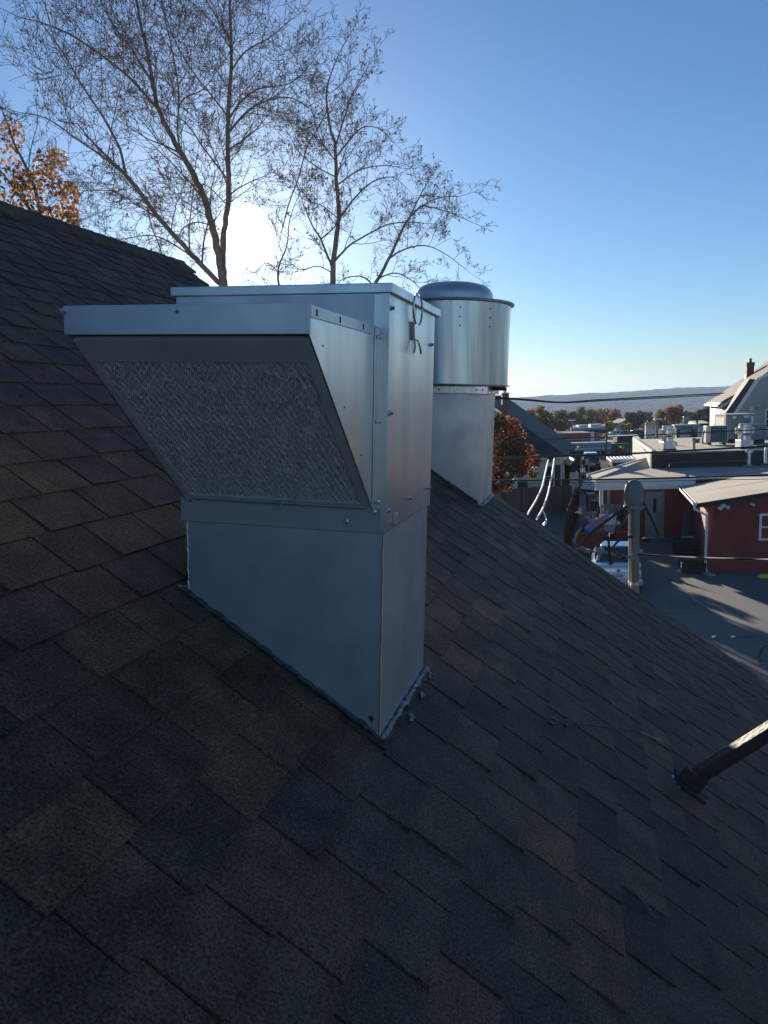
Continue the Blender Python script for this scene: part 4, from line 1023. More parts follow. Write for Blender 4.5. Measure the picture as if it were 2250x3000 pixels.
    MB().slab([at(1906, 1350, 43.6), at(1877, 1313, 47), at(1877, 1308, 47), at(1906, 1345, 43.6)], X * .06).build('rake_trim', WHITEP, rb)
    MB().slab([V((F0.x + .6, 42.58, zt + .1)), V((F0.x + 2.2, 42.55, zt + .1)), V((F0.x + 2.2, 42.55, zu - .15)), V((F0.x + .6, 42.58, zu - .15))], -Y * .02).build('access_panel', BLACKM, rb)
    return zu, zt
ZU, ZT = red_building()

def roof_machines():
    def onroof(u, v, z): return gr(u, v, z)
    # exhaust fans
    def fan(u, v, w, label):
        p = onroof(u, v, ZU + .005); k = p.y / FPX; W = w * k; root = thing('roof_exhaust', p, label, 'exhaust fan', 'exhaust fans on the rear block')
        MB().box(p, X, Y, Z, (-W * .36, W * .36), (-W * .36, W * .36), (0, W * .50)).build('curb', GALV, root, bevel=.02)
        MB().box(p, X, Y, Z, (-W * .39, W * .39), (-W * .39, W * .39), (0, W * .08)).build('flashing', MEMBD, root)
        MB().lathe(p, X, Y, Z, [(W * .33, W * .5), (W * .33, W * .74), (W * .38, W * .80), (W * .5, W * .88), (W * .5, W * 1.18), (W * .52, W * 1.2), (W * .45, W * 1.21)], 32).build('bowl', SPUN, root, True)
        MB().lathe(p, X, Y, Z, [(W * .32, W * 1.21), (W * .32, W * 1.36), (W * .28, W * 1.4), (W * .1, W * 1.41)], 28).build('motor_cover', GALV2, root, True)
    fan(1955, 1318, 50, 'left spun metal exhaust fan on the rear block roof')
    fan(2180, 1314, 52, 'right spun metal exhaust fan in front of the large grey unit')
    # condenser
    p = onroof(2100, 1303, ZU + .005); k = p.y / FPX
    root = thing('condenser_unit', p, 'pale condenser with a dark green grille on two feet', 'condenser'); W, H = 64 * k, 49 * k
    MB().box(p, X, Y, Z, (-W / 2, W / 2), (0, .45), (.14, .14 + H)).build('casing', ACM2, root, bevel=.02)
    g = MB().box(p, X, Y, Z, (-W * .30, W * .46), (-.012, -.002), (.18, .10 + H)).build('coil', COIL, root)
    for i in range(1, 7): MB().box(p, X, Y, Z, (-W * .30 + W * .76 * i / 7 - .006, -W * .30 + W * .76 * i / 7 + .006), (-.022, -.0125), (.18, .10 + H)).build('guard_bar', ACM, g)
    for i in range(1, 5): MB().box(p, X, Y, Z, (-W * .30, W * .46), (-.030, -.0225), (.18 + (H - .08) * i / 5 - .005, .18 + (H - .08) * i / 5 + .005)).build('guard_bar', ACM, g)
    for sx in (-.33, .33): MB().box(p, X, Y, Z, (W * sx - .09, W * sx + .09), (-.05, .5), (0, .137)).build('foot', BLACKM, root)
    P = curve_pts([p + V((-W / 2 - .05, .1, .9)), p + V((-W / 2 - .2, .0, .5)), p + V((-W / 2 - .12, -.4, 0)), p + V((-W / 2 - .15, -p.y + 42.5, -.1)), p + V((-W / 2 - .3, -p.y + 42.3, -.8)), p + V((-W / 2 - .6, -p.y + 42.2, -1.0))], 5)
    MB().tube(P, .05, 7).build('line_set', PIPE, root, True)
    # packaged units
    def rtu(u, v, w, h, d, m, label, tagp=True):
        p = onroof(u, v, ZU + .005); k = p.y / FPX; W, H = w * k, h * k; root = thing('packaged_unit', p, label, 'air conditioner')
        MB().box(p, X, Y, Z, (-W * .47, W * .47), (.05, d), (0, .25)).build('curb', BLACKM, root)
        c = MB().box(p, X, Y, Z, (-W / 2, W / 2), (0, d), (.252, H)).build('casing', m, root, bevel=.02)
        MB().box(p, X, Y, Z, (-W / 2 - .03, W / 2 + .03), (-.03, d + .03), (H + .002, H + .05)).build('top', ACM2, root)
        if tagp:
            for x0, x1, z0, z1 in ((-.28, -.15, .86, .95), (.12, .3, .88, .96), (.36, .46, .62, .93)): MB().box(p, X, Y, Z, (W * x0, W * x1), (-.006, -.001), (H * z0, H * z1)).build('label_plate', WHITEP, c)
            MB().box(p, X, Y, Z, (-W * .12, -W * .11), (-.004, -.001), (.3, H * .98)).build('panel_joint', BLACKM, c)
            MB().box(p, X, Y, Z, (-W / 2 - .012, -W / 2 - .002), (.2, d - .2), (.5, H * .9)).build('side_panel', ACM2, c)
    rtu(2167, 1297, 84, 82, 1.7, ACM, 'largest grey packaged air unit in front of the tan house')
    rtu(2222, 1300, 40, 56, 1.5, ACM, 'smaller plain grey air unit right of the largest one', False)
    # vent pipes
    def pipe(u, v, z, w, hpx, label, cap=True, m=PIPE):
        p = onroof(u, v, z); k = p.y / FPX; r = w * k / 2; H = hpx * k; root = thing('vent_pipe', p, label, 'vent pipe')
        MB().lathe(p, X, Y, Z, [(r * 2.6, 0), (r * 1.2, H * .12), (r, H * .14), (r, H)], 16).build('stack', m, root, True)
        if cap: MB().lathe(p, X, Y, Z, [(r * 1.1, H + .003), (r * 1.9, H + .02), (r * 1.8, H + r * 1.2), (r * .6, H + r * 2)], 18).build('cap', m, root, True)
    pipe(2032, 1357, ZT + .06, 8, 66, 'tall rusty vent pipe with a round cap before the dark wall')
    pipe(2193, 1365, ZT + .06, 12, 38, 'short thick vent pipe with a flat collar on the lower roof', m=GALV)
    P = [at(2244, 1358, 40), at(2244, 1318, 40), at(2250, 1310, 40), at(2262, 1314, 40), at(2264, 1330, 40)]
    tag(MB().tube(curve_pts(P, 5), .075, 9).build('gooseneck_vent', WHITEP, None, True, loc=P[0]), 'white gooseneck vent pipe at the right edge', 'vent pipe')
    g = [gr(1960, 1384, ZT + .08), gr(1960, 1384, ZT + .08) + Z * .55]; g2 = at(1964, 1355, 42.3); g3 = at(2190, 1349, 42.2)
    P = [g[0], V((g[0].x, g[0].y, g2.z)), g2, g3]
    tag(MB().tube(P, .035, 7).build('gas_pipe', mat('rusty_pipe', (.16, .08, .055), None, rough=.7), None, True, loc=P[0]), 'thin rusty gas pipe along the dark parapet wall', 'pipe')
    P = [gr(2185, 1340, ZT + .1), gr(2232, 1362, ZT + .1)]
    tag(MB().tube(P, .06, 7).build('roof_conduit', mat('copper_pipe', (.35, .18, .12), None, rough=.6), None, True, loc=P[0]), 'short reddish pipe lying on the lower roof', 'pipe')
    for u, v, lab, w in ((1980, 1305, 'small white vent behind the left exhaust fan', 10), (2044, 1297, 'low black box near the roof edge left of the condenser', 12)):
        p = onroof(u, v, ZU + .005); k = p.y / FPX; root = thing('roof_box', p, lab, 'roof vent')
        MB().box(p, X, Y, Z, (-w * k * .5, w * k * .5), (0, .3), (0, w * k * .8)).build('base', WHITEP if w == 10 else BLACKM, root, bevel=.02)
        MB().box(p, X, Y, Z, (-w * k * .7, w * k * .7), (-.05, .35), (w * k * .8 + .003, w * k * .95)).build('hood', WHITEP if w == 10 else BLACKM, root)
roof_machines()

def tan_house():
    F = at(2117, 1300, 58); F = V((F.x, 58, 0)); Bk = at(2078, 1300, 66); Bk = V((Bk.x, 66, 0))
    root = thing('tan_house', F, 'two-storey tan clapboard house with a brick chimney at the right edge', 'house')
    ze = at(2112, 1180, 58).z
    sx = (Bk - F).normalized(); sn = V((-sx.y, sx.x, 0)); SL = (Bk - F).length
    fx = V((sx.y, -sx.x, 0)); fn = -sx                       # front wall: to the right, facing the camera
    rk = hit(2250, 1092, F, fn); sl = (rk.z - ze) / ((rk - F).dot(fx)); WF = 7.0
    wl = MB(); wl.slab([F, Bk, Bk + Z * ze, F + Z * ze], -sn * .15); lw = wl.build('sun_wall', SIDING2, root)
    lap_siding(lw, lambda z: (0, SL), F, sx, sn, None, (3.2, ze - .1), SIDING2, .14)
    fw = MB(); fw.slab([F + sx * .002, F + sx * .002 + fx * WF, F + sx * .002 + fx * WF + Z * (ze + sl * WF), F + sx * .002 + Z * ze], sx * .15); fwo = fw.build('front_wall', SIDING2, root)
    # roof slope facing the sun
    ov = -.35
    p0 = F + fx * ov - sx * .3 + Z * (ze + sl * ov + .12); p1 = p0 + (fx + Z * sl) * (WF - ov); q0, q1 = p0 + sx * (SL + .6), p1 + sx * (SL + .6)
    r = MB(); r.slab([p0, p1, q1, q0], -Z * .14); rf = r.build('roof', ROOFT, root)
    MB().slab([p0 - Z * .145, p1 - Z * .145, p1 - Z * .40, p0 - Z * .40], sx * .06).build('rake_board', WHITEP, root)
    MB().slab([p0 - Z * .02 - fx * .12, q0 - Z * .02 - fx * .12, q0 - Z * .16 - fx * .12, p0 - Z * .16 - fx * .12], fx * .11).build('gutter', WHITEP, root)
    MB().slab([F - fx * .3 + Z * (ze - .02) - sx * .28, Bk - fx * .3 + Z * (ze - .02), Bk + Z * (ze - .02), F + Z * (ze - .02) - sx * .28], -Z * .05).build('soffit', WHITEP, root)
    # eave return on the front
    MB().slab([F + fx * -.2 - sx * .28 + Z * (ze - .25), F + fx * 1.3 - sx * .28 + Z * (ze - .25), F + fx * 1.3 - sx * .28 + Z * ze, F - fx * .2 - sx * .28 + Z * ze], sx * .275).build('eave_return', WHITEP, root)
    a = F - sx * .3 + Z * (ze + .01); MB().slab([a - fx * .3, a + fx * 1.4, a + fx * .5 + Z * .5 + sx * .28, ], sx * .02).build('return_roof', ROOFG, root)
    for b0 in (F + fx * .02 - sx * .08, Bk - fx * .08 - sx * .1):
        MB().tube([b0 + Z * (ze - .15) - fx * .35, b0 + Z * (ze - .45) - fx * .06, b0 - fx * .06 + Z * .3], .05, 7).build('downspout', mat('bronze_downspout', (.05, .035, .028), None, rough=.5), root, True)
    # window on the sunny wall
    window(root, F, sx, sn, (.5, 1.35), (ze - 3.0, ze - .75), .07, mat('red_brown_trim', (.14, .045, .03), None, rough=.6))
    # nearer gabled bay
    O = F - sx * 2.2 + fx * 0.0
    def bp(u, v): p = hit(u, v, O, fn); return p
    b0, b1, b2, b3 = bp(2157, 1215), bp(2224, 1113), bp(2250, 1097), bp(2262, 1090)
    bd = (b1 - b0); lowp = b0 - bd * .75
    bay = MB(); bay.slab([lowp, b1, b3, V((b3.x, b3.y, 2.5)) , V((lowp.x, lowp.y, 2.5))], sx * .15); bay.slab([b3, b3 + fx * 3 + Z * 1.2, V(((b3 + fx * 3).x, (b3 + fx * 3).y, 2.5)), V((b3.x, b3.y, 2.5))], sx * .15)
    bo = bay.build('bay_wall', GABLEW, root)
    MB().slab([lowp - fx * .25, b1 - fx * .25 + Z * .05, b1, lowp], -sx * .10).build('bay_rake', WHITEP, root)
    MB().slab([lowp - fx * .9, b1 - fx * .62 + Z * .1, b1 - fx * .25 + Z * .06, lowp - fx * .25], sx * 2.1).build('bay_roof', ROOFG, root)
    MB().slab([b1 + Z * .12 - fx * .2, b3 + fx * 3 + Z * 1.4, b3 + fx * 3 + Z * 1.22, b1 - Z * .06 - fx * .2], -sx * .10).build('bay_rake', WHITEP, root)
    zz = 4.0; on = O - sx * .001
    def bx(z):
        t = (z - lowp.z) / bd.z; x = ((lowp + bd * t) - O).dot(fx) + .05
        return (max(x, (lowp - O).dot(fx)), (b3 - O).dot(fx) + 2.4) if z < b1.z - .1 else (50, 50)
    lap_siding(bo, bx, on, fx, fn, None, (4.0, b1.z - .1), GABLEW, .15)
    def bb2(u, v): p = hit(u, v, on, fn); return (p - O).dot(fx), p.z
    x0, z1 = bb2(2195, 1189); x1, z0 = bb2(2225, 1204)
    ac = rect_on(MB(), on, fx, fn, (x0, x1), (z0, z1), .02, .35).build('window_air_unit', ACM2, root)
    for i in range(5): rect_on(MB(), on, fx, fn, (x0 + .25, x1 - .05), (z0 + .06 + i * .06, z0 + .09 + i * .06), .351, .36).build('louver', BLACKM, ac)
    x0, z1 = bb2(2246, 1202); _, z0 = bb2(2246, 1252); window(root, on - sx * .02, fx, fn, (x0, x0 + .9), (z0, z1), .1)
    # chimney
    c = hit(2196, 1100, p0.lerp(q0, .55), NRM(p0, p1, q0)); 
    k = c.y / FPX; w = 19 * k; ch = thing('brick_chimney', V((c.x, c.y, ze)), 'red brick chimney rising from the tan house roof', 'chimney')
    zt = at(2196, 1060, c.y).z
    MB().box(V((c.x, c.y, 0)), fx, sx, Z, (-w * .5, w * .5), (-.35, .35), (ze, zt - .35)).build('shaft', BRICK, ch)
    MB().box(V((c.x, c.y, 0)), fx, sx, Z, (-w * .56, w * .56), (-.40, .40), (zt - .347, zt - .05)).build('corbel', BRICK, ch)
    MB().box(V((c.x, c.y, 0)), fx, sx, Z, (-w * .2, w * .2), (-.18, .18), (zt - .047, zt + .28)).build('flue', MATS['brown_trim'], ch)
    MB().box(V((c.x, c.y, 0)), fx, sx, Z, (-w * .6, -w * .5), (-.4, .4), (c.z - .35, c.z + .05)).build('flashing', WHITEP, ch)
def NRM(a, b, c): return (b - a).cross(c - a).normalized()
tan_house()

def cream_house():
    y0 = 62.0
    E1 = at(1655, 1334, y0); ze = E1.z; E2 = gr(1683, 1305, ze)
    root = thing('cream_house', V((E1.x - 3, y0, 0)), 'cream clapboard house with charcoal hip roof behind the maple', 'house')
    T1 = at(1450, 1189, y0 + .2); sd = (E2 - E1)
    sl = (T1 - E1) / (E1.x - T1.x)                          # per metre leftwards
    R1 = E1 + sl * (E1.x - T1.x + 1.2); R2 = R1 + sd * 1.0
    MB().slab([E1 + V((.2, -.25, -.12)), R1 + V((0, -.25, 0)), R2, E2 + V((.2, 0, -.12))], -Z * .15).build('main_roof', ROOFG, root)
    L1 = R1 + V((-(E1.x - R1.x), 0, 0)); L1 = V((2 * R1.x - E1.x, E1.y, ze)); L2 = L1 + sd
    MB().slab([R1 + V((0, -.25, 0)), L1 + V((-.2, -.25, -.12)), L2 + V((-.2, 0, -.12)), R2], -Z * .15).build('back_roof', ROOFG, root)
    # walls
    MB().slab([V((L1.x + .3, y0 + .5, 0)), V((E1.x - .35, y0 + .5, 0)), V((E1.x - .35, y0 + .5, ze - .25)), V((R1.x, y0 + .5, R1.z - .3)), V((L1.x + .3, y0 + .5, ze - .25))], Y * .15).build('gable_wall', SIDING, root)
    rw0, rw1 = V((E1.x - .35, y0 + .652, 0)), V((E2.x - .35, E2.y - .3, 0)); rx = (rw1 - rw0).normalized(); rn = V((rx.y, -rx.x, 0))
    MB().slab([rw0, rw1, rw1 + Z * (ze - .1), rw0 + Z * (ze - .1)], -rn * .15).build('side_wall', SIDING, root)
    for i in range(3): window(root, rw0, rx, rn, (1.6 + i * 3.2, 2.7 + i * 3.2), (.9, 2.3), .1)
    # lower hip roof over the front addition
    yf = y0 - 3.0
    fE = at(1653, 1334, yf + .1); zf = fE.z; fL = at(1400, 1341, yf + .1); fR = V((fE.x, yf, zf)); fL = V((fL.x, yf, zf))
    tp = at(1508, 1233, y0 + .3); tL = V((fL.x + .5, y0 + .3, tp.z))
    MB().slab([fR + V((.15, -.3, -.1)), tp, tL, fL + V((-.2, -.3, -.1))], -Z * .12).build('porch_roof', ROOFG, root)
    sR = V((E1.x + .1, y0 + .4, ze))
    MB().slab([fR + V((.15, -.3, -.1)), sR, tp], -Z * .12).build('porch_hip', ROOFG, root)
    # shingle courses on the camera-facing slope
    bl, br, tl_, tr_ = fL + V((-.2, -.3, -.1)), fR + V((.15, -.3, -.1)), tL, tp
    nrm = NRM(bl, br, tr_); nrm = nrm if nrm.z > 0 else -nrm
    for i in range(18):
        t0, t1 = i / 18, (i + 1) / 18
        a, b, c, d = bl.lerp(tl_, t0), br.lerp(tr_, t0), br.lerp(tr_, t1), bl.lerp(tl_, t1)
        MB().hexa([a + nrm * .002, b + nrm * .002, c + nrm * .001, d + nrm * .001], [a + nrm * .04, b + nrm * .04, c + nrm * .008, d + nrm * .008]).build('roof_course', ROOFG, root)
    ww = MB(); w0, w1 = V((fL.x + .2, yf, 0)), V((fR.x - .25, yf, 0))
    ww.slab([w0, w1, w1 + Z * (zf - .15), w0 + Z * (zf - .15)], Y * .15); fw = ww.build('front_wall', SIDING, root)
    WL = w1.x - w0.x
    lap_siding(fw, lambda z: (0, WL), w0, X, -Y, None, (.3, zf - .3), SIDING, .21)
    sw = MB(); sw.slab([w1 + Y * .152, V((w1.x, y0 + .6, 0)), V((w1.x, y0 + .6, ze - .15)), w1 + Y * .152 + Z * (zf - .15)], -X * .15); sw.build('return_wall', SIDING, root)
    MB().slab([fL + V((-.25, -.42, -.23)), fR + V((.2, -.42, -.23)), fR + V((.2, -.42, -.10)), fL + V((-.25, -.42, -.10))], Y * .11).build('gutter', WHITEP, root)
    g0, g1 = E1 + V((.33, -.3, -.2)), E2 + V((.33, 0, -.2)); MB().slab([g0, g1, g1 + Z * .14, g0 + Z * .14], X * .10).build('gutter', WHITEP, root)
    rect_on(MB(), w0, X, -Y, (WL - .14, WL + .02), (0, zf - .2), .024, .05).build('corner_board', WHITEP, root)
    def fp(u, v): p = hit(u, v, w0 - Y * .03, Y); return p.x - w0.x, p.z
    x0, z1 = fp(1595, 1367); x1, z0 = fp(1620, 1424)
    o2 = w0 - Y * .024
    window(root, o2, X, -Y, (x0, x1), (z0, z1), .12)
    xa, _ = fp(1625, 1400); xb, _ = fp(1642, 1400); rect_on(MB(), o2, X, -Y, (xa, xb), (z0 - .1, z1 + .1), .003, .05).build('shutter', SHUT, root)
    xa, _ = fp(1516, 1400); xb, _ = fp(1545, 1400); rect_on(MB(), o2, X, -Y, (xa, xb), (.1, fp(1520, 1411)[1]), .003, .05).build('shed_door', SHUT, root)
    rect_on(MB(), o2, X, -Y, (xa - .45, xa), (.1, fp(1520, 1411)[1] + .1), .003, .06).build('door_trim', WHITEP, root)
    # the chimney
    cy = y0 + .0; c = at(1479, 1230, cy); k = cy / FPX; w = 19.5 * k
    ch = thing('brick_chimney', V((c.x, cy - .2, 0)), 'dark brick chimney with a pale cap beside the exhaust fan', 'chimney')
    zt, zb = at(1479, 1154, cy).z, at(1479, 1250, cy).z - .6
    MB().box(V((c.x, cy - .2, 0)), X, Y, Z, (-w * .47, w * .47), (-.27, .27), (zb, zt - .02)).build('mortar_core', MORTAR, ch)
    h = .125; z = zb; row = 0
    while z < zt - .05:
        nb = 3; off = 0 if row % 2 else .5
        for s_, (e, n_, wd, dp) in enumerate(((X, -Y, w, .30), (Y, X, .6, w * .5))):
            o = V((c.x, cy - .2, z)) + n_ * (dp - .03 if s_ == 0 else dp - .03)
            if s_ == 0: o = V((c.x, cy - .2 - .27, z))
            else: o = V((c.x + w * .47, cy - .2, z))
            x = -wd / 2 - (off * wd / nb)
            while x < wd / 2 - .02:
                xa, xb = max(x, -wd / 2), min(x + wd / nb, wd / 2)
                if xb - xa > .04: MB().box(o, e, n_, Z, (xa + .008, xb - .008), (0, .025), (.008, h - .008)).build('brick', BRICK, ch)
                x += wd / nb
        z += h; row += 1
    MB().box(V((c.x, cy - .2, 0)), X, Y, Z, (-w * .56, w * .56), (-.34, .34), (zt - .017, zt + .08)).build('cap', MATS['concrete'], ch)
    MB().lathe(V((c.x, cy - .2, zt + .08)), X, Y, Z, [(w * .26, 0.003), (w * .24, .22), (w * .33, .25), (w * .33, .30), (w * .1, .31)], 14).build('flue', GALV, ch, True)
cream_house()

def text_mesh(name, body, size, m, parent, matrix):   # flat lettering as a real mesh
    cu = bpy.data.curves.new(name, 'FONT'); cu.body = body; cu.size = size; cu.align_x = 'CENTER'; cu.extrude = .002
    t = bpy.data.objects.new(name + '_source', cu); COL.objects.link(t)
    me = bpy.data.meshes.new_from_object(t.evaluated_get(bpy.context.evaluated_depsgraph_get())); me.name = name
    bpy.data.objects.remove(t); bpy.data.curves.remove(cu); me.materials.clear(); me.materials.append(m)
    o = bpy.data.objects.new(name, me); COL.objects.link(o); o.parent = parent; o.matrix_local = matrix
    return o
# ------------------------------------------------------------------ vehicles
def make_car(name, label, loc, az, paint, group=None, detail=True, plate=None, suv=False):
    f = V((math.sin(az), math.cos(az), 0)); r = V((f.y, -f.x, 0)); o = V(loc)
    root = thing(name, o, label, 'car', group)
    P = lambda x, y, z: o + r * x + f * y + Z * z
    k = 1.18 if suv else 1.0
    st = [(0.0, .70, .42, .80), (.05, .80, .34, .93), (.25, .85, .26, 1.00), (.80, .88, .24, 1.01), (1.4, .89, .22, .97), (2.6, .89, .22, .95), (3.3, .88, .22, .94), (3.9, .86, .24, .86), (4.35, .80, .28, .74), (4.5, .66, .36, .62)]
    mb = MB(); n = 12
    for y, w, zb, zt in st:
        zt *= k; zm = (zb + zt) / 2
        ring = [(-w * .80, zb), (-w * .97, zb + .08), (-w, zm), (-w * .985, zt - .16), (-w * .93, zt - .04), (-w * .70, zt + .005), (w * .70, zt + .005), (w * .93, zt - .04), (w * .985, zt - .16), (w, zm), (w * .97, zb + .08), (w * .80, zb)]
        mb.v += [tuple(P(x, y, z)) for x, z in ring]
    for i in range(len(st) - 1):
        for j in range(n): mb.f.append((i * n + j, i * n + (j + 1) % n, (i + 1) * n + (j + 1) % n, (i + 1) * n + j))
    mb.f.append(tuple(range(n - 1, -1, -1))); mb.f.append(tuple((len(st) - 1) * n + j for j in range(n)))
    body = mb.build('body', paint, root, True)
    yr0, yr1, yf1, yf0 = (.12, .35, 2.6, 3.35) if suv else (.62, 1.32, 2.45, 3.30)
    zb, zt = .97 * k, 1.46 * (1.16 if suv else 1)
    g = MB(); B = [(-.76, yr0), (.76, yr0), (.76, yf0), (-.76, yf0)]; T = [(-.56, yr1), (.56, yr1), (.56, yf1), (-.56, yf1)]
    g.hexa([P(x, y, zb) for x, y in B], [P(x, y, zt - .03) for x, y in T]); g.build('glass', GLASSD, root)
    rp = MB(); rp.hexa([P(x * 1.02, y, zt - .028) for x, y in T], [P(x * .93, y + (.06 if y < 2 else -.06), zt + .02) for x, y in T])
    rp.build('roof_panel', paint, root, bevel=.02)
    for (x0, y0), (x1, y1) in zip(B, T):
        pl = MB(); s_ = 1 if x0 > 0 else -1; sy = 1 if y0 < 2 else -1
        pl.hexa([P(x0 + s_ * .012, y0 - sy * .012, zb - .01), P(x0 - s_ * .10, y0 - sy * .012, zb - .01), P(x0 - s_ * .10, y0 + sy * .22, zb - .01), P(x0 + s_ * .012, y0 + sy * .22, zb - .01)],
                [P(x1 + s_ * .012, y1 - sy * .012, zt - .026), P(x1 - s_ * .07, y1 - sy * .012, zt - .026), P(x1 - s_ * .07, y1 + sy * .12, zt - .026), P(x1 + s_ * .012, y1 + sy * .12, zt - .026)])
        pl.build('pillar', paint, root)
    for x in (-.80, .80):
        for y in (.85, 3.55):
            w = MB(); c = P(x, y, .32); w.lathe(c - r * .1, f, Z, r, [(.20, 0), (.31, .01), (.325, .04), (.325, .16), (.31, .19), (.20, .20)], 22); t = w.build('tyre', RUBBER, root, True)
            if detail: MB().lathe(c + r * (.085 if x > 0 else -.115), f, Z, r, [(.06, 0), (.19, .012), (.20, .028)], 18).build('rim', GALV2, t, True)
    if not detail: return root
    for s_ in (-1, 1):
        m = MB(); m.box(o, r, f, Z, sorted((s_ * .90, s_ * 1.06)), (2.75, 2.95), (.92, 1.06)); m.build('mirror', paint, root, bevel=.03)
        q = lambda x, y, z: P(s_ * x, y, z)
        l = MB(); l.hexa([q(.50, -.012, .66), q(.66, .05, .64), q(.83, .30, .68), q(.60, .30, .68)], [q(.56, .0, .86), q(.70, .03, .87), q(.86, .34, .88), q(.62, .3, .88)]); t = l.build('taillight', LAMPR, root)
        l = MB(); l.hexa([q(.55, -.020, .69), q(.65, .015, .68), q(.66, .06, .69), q(.56, .04, .69)], [q(.60, -.010, .83), q(.68, .012, .83), q(.69, .06, .83), q(.61, .05, .83)]); l.build('lamp_lens', LAMPW, t)
    MB().box(o, r, f, Z, (-.40, .40), (-.035, .03), (.775, .80)).build('trunk_trim', STEEL, root, bevel=.006)
    MB().box(o, r, f, Z, (-.34, .34), (-.018, .02), (.56, .774)).build('plate_recess', WHITEP, root)
    MB().box(o, r, f, Z, (-.86, .86), (-.085, .10), (.30, .54)).build('bumper', paint, root, bevel=.06)
    e = MB(); e.lathe(P(0, -.030, .845), r, Z, -f, [(.052, 0), (.060, .008), (.052, .015)], 24, 1.25, .9); em = e.build('emblem', STEEL, root, True)
    MB().lathe(P(0, -.046, .848), r, Z, -f, [(.02, 0), (.024, .004), (.02, .006)], 16, 1.3, .9).build('emblem_ring', BLACKM, em, True)
    pl = MB().box(o, r, f, Z, (-.165, .155), (-.026, -.0185), (.585, .745)).build('plate', PLATE, root)
    if plate:
        mm = Matrix((r, Z, -f)).transposed().to_4x4(); mm.translation = P(0, -.0285, .625) - o
        text_mesh('plate_number', plate, .105, INK, pl, mm)
    return root
make_car('parked_car', 'silver sedan parked with its rear to the roof edge', V((8.30, 26.9, 0)), math.radians(14), CARSIL, plate='AT 02080')
make_car('parked_car', 'black utility vehicle in the street behind the cream house', gr(1733, 1381), math.radians(12), CARBLK, suv=True)
make_car('parked_car', 'white car half hidden left of the red building', gr(1728, 1447), math.radians(60), CARWHT)
for i, (u, m, lab) in enumerate(((1786, CARBLU, 'leftmost far car, blue, above the green shop'), (1797, CARWHT, 'white far car second from the left above the green shop'), (1808, CARBLU, 'second blue far car above the green shop'),
                           (1828, CARBLK, 'black far car above the green shop roof'), (1838, CARSIL, 'silver far car above the dark roof box'), (1850, CARWHT, 'rightmost white far car left of the pylon sign'))):
    p = at(u, 1283, 140); make_car('parked_car', lab, V((p.x, p.y, far_z(p.x, p.y))), math.radians((70, 75, 65, 95, 80, 70)[i]), m, 'far parked cars', False)

# ------------------------------------------------------------------ yard: fences, bins, junk
def plank_fence(name, p, q, h, label, w=.145, cap=False, m=FENCEW):
    d = (q - p); L = d.length; d.normalize(); n = V((d.y, -d.x, 0)); rnd = random.Random(int(L * 100))
    root = thing(name, p, label, 'fence'); x = 0; i = 0
    while x < L:
        hh = h + rnd.uniform(-.03, .03); a = x + .006; b = min(L, x + w) - .006
        P = lambda xx, z, t: p + d * xx + Z * z + n * t
        t0 = rnd.uniform(0, .012)
        MB().add([P(a, .03, t0), P(b, .03, t0), P(b, hh - .05, t0), P(b - .03, hh, t0), P(a + .03, hh, t0), P(a, hh - .05, t0)] + [P(a, .03, t0 + .02), P(b, .03, t0 + .02), P(b, hh - .05, t0 + .02), P(b - .03, hh, t0 + .02), P(a + .03, hh, t0 + .02), P(a, hh - .05, t0 + .02)],
                 [(5, 4, 3, 2, 1, 0), (6, 7, 8, 9, 10, 11)] + [(j, (j + 1) % 6, 6 + (j + 1) % 6, 6 + j) for j in range(6)]).build('plank', m, root)
        x += w; i += 1
    for z in (.4, h - .35): MB().box(p, d, n, Z, (0, L), (-.05, -.003), (z, z + .09)).build('rail', m, root)
    x = .1
    while x < L:
        MB().box(p, d, n, Z, (x - .05, x + .05), (-.16, -.052), (0, h + (.12 if cap else -.1))).build('post', m, root); x += 2.2
    return root
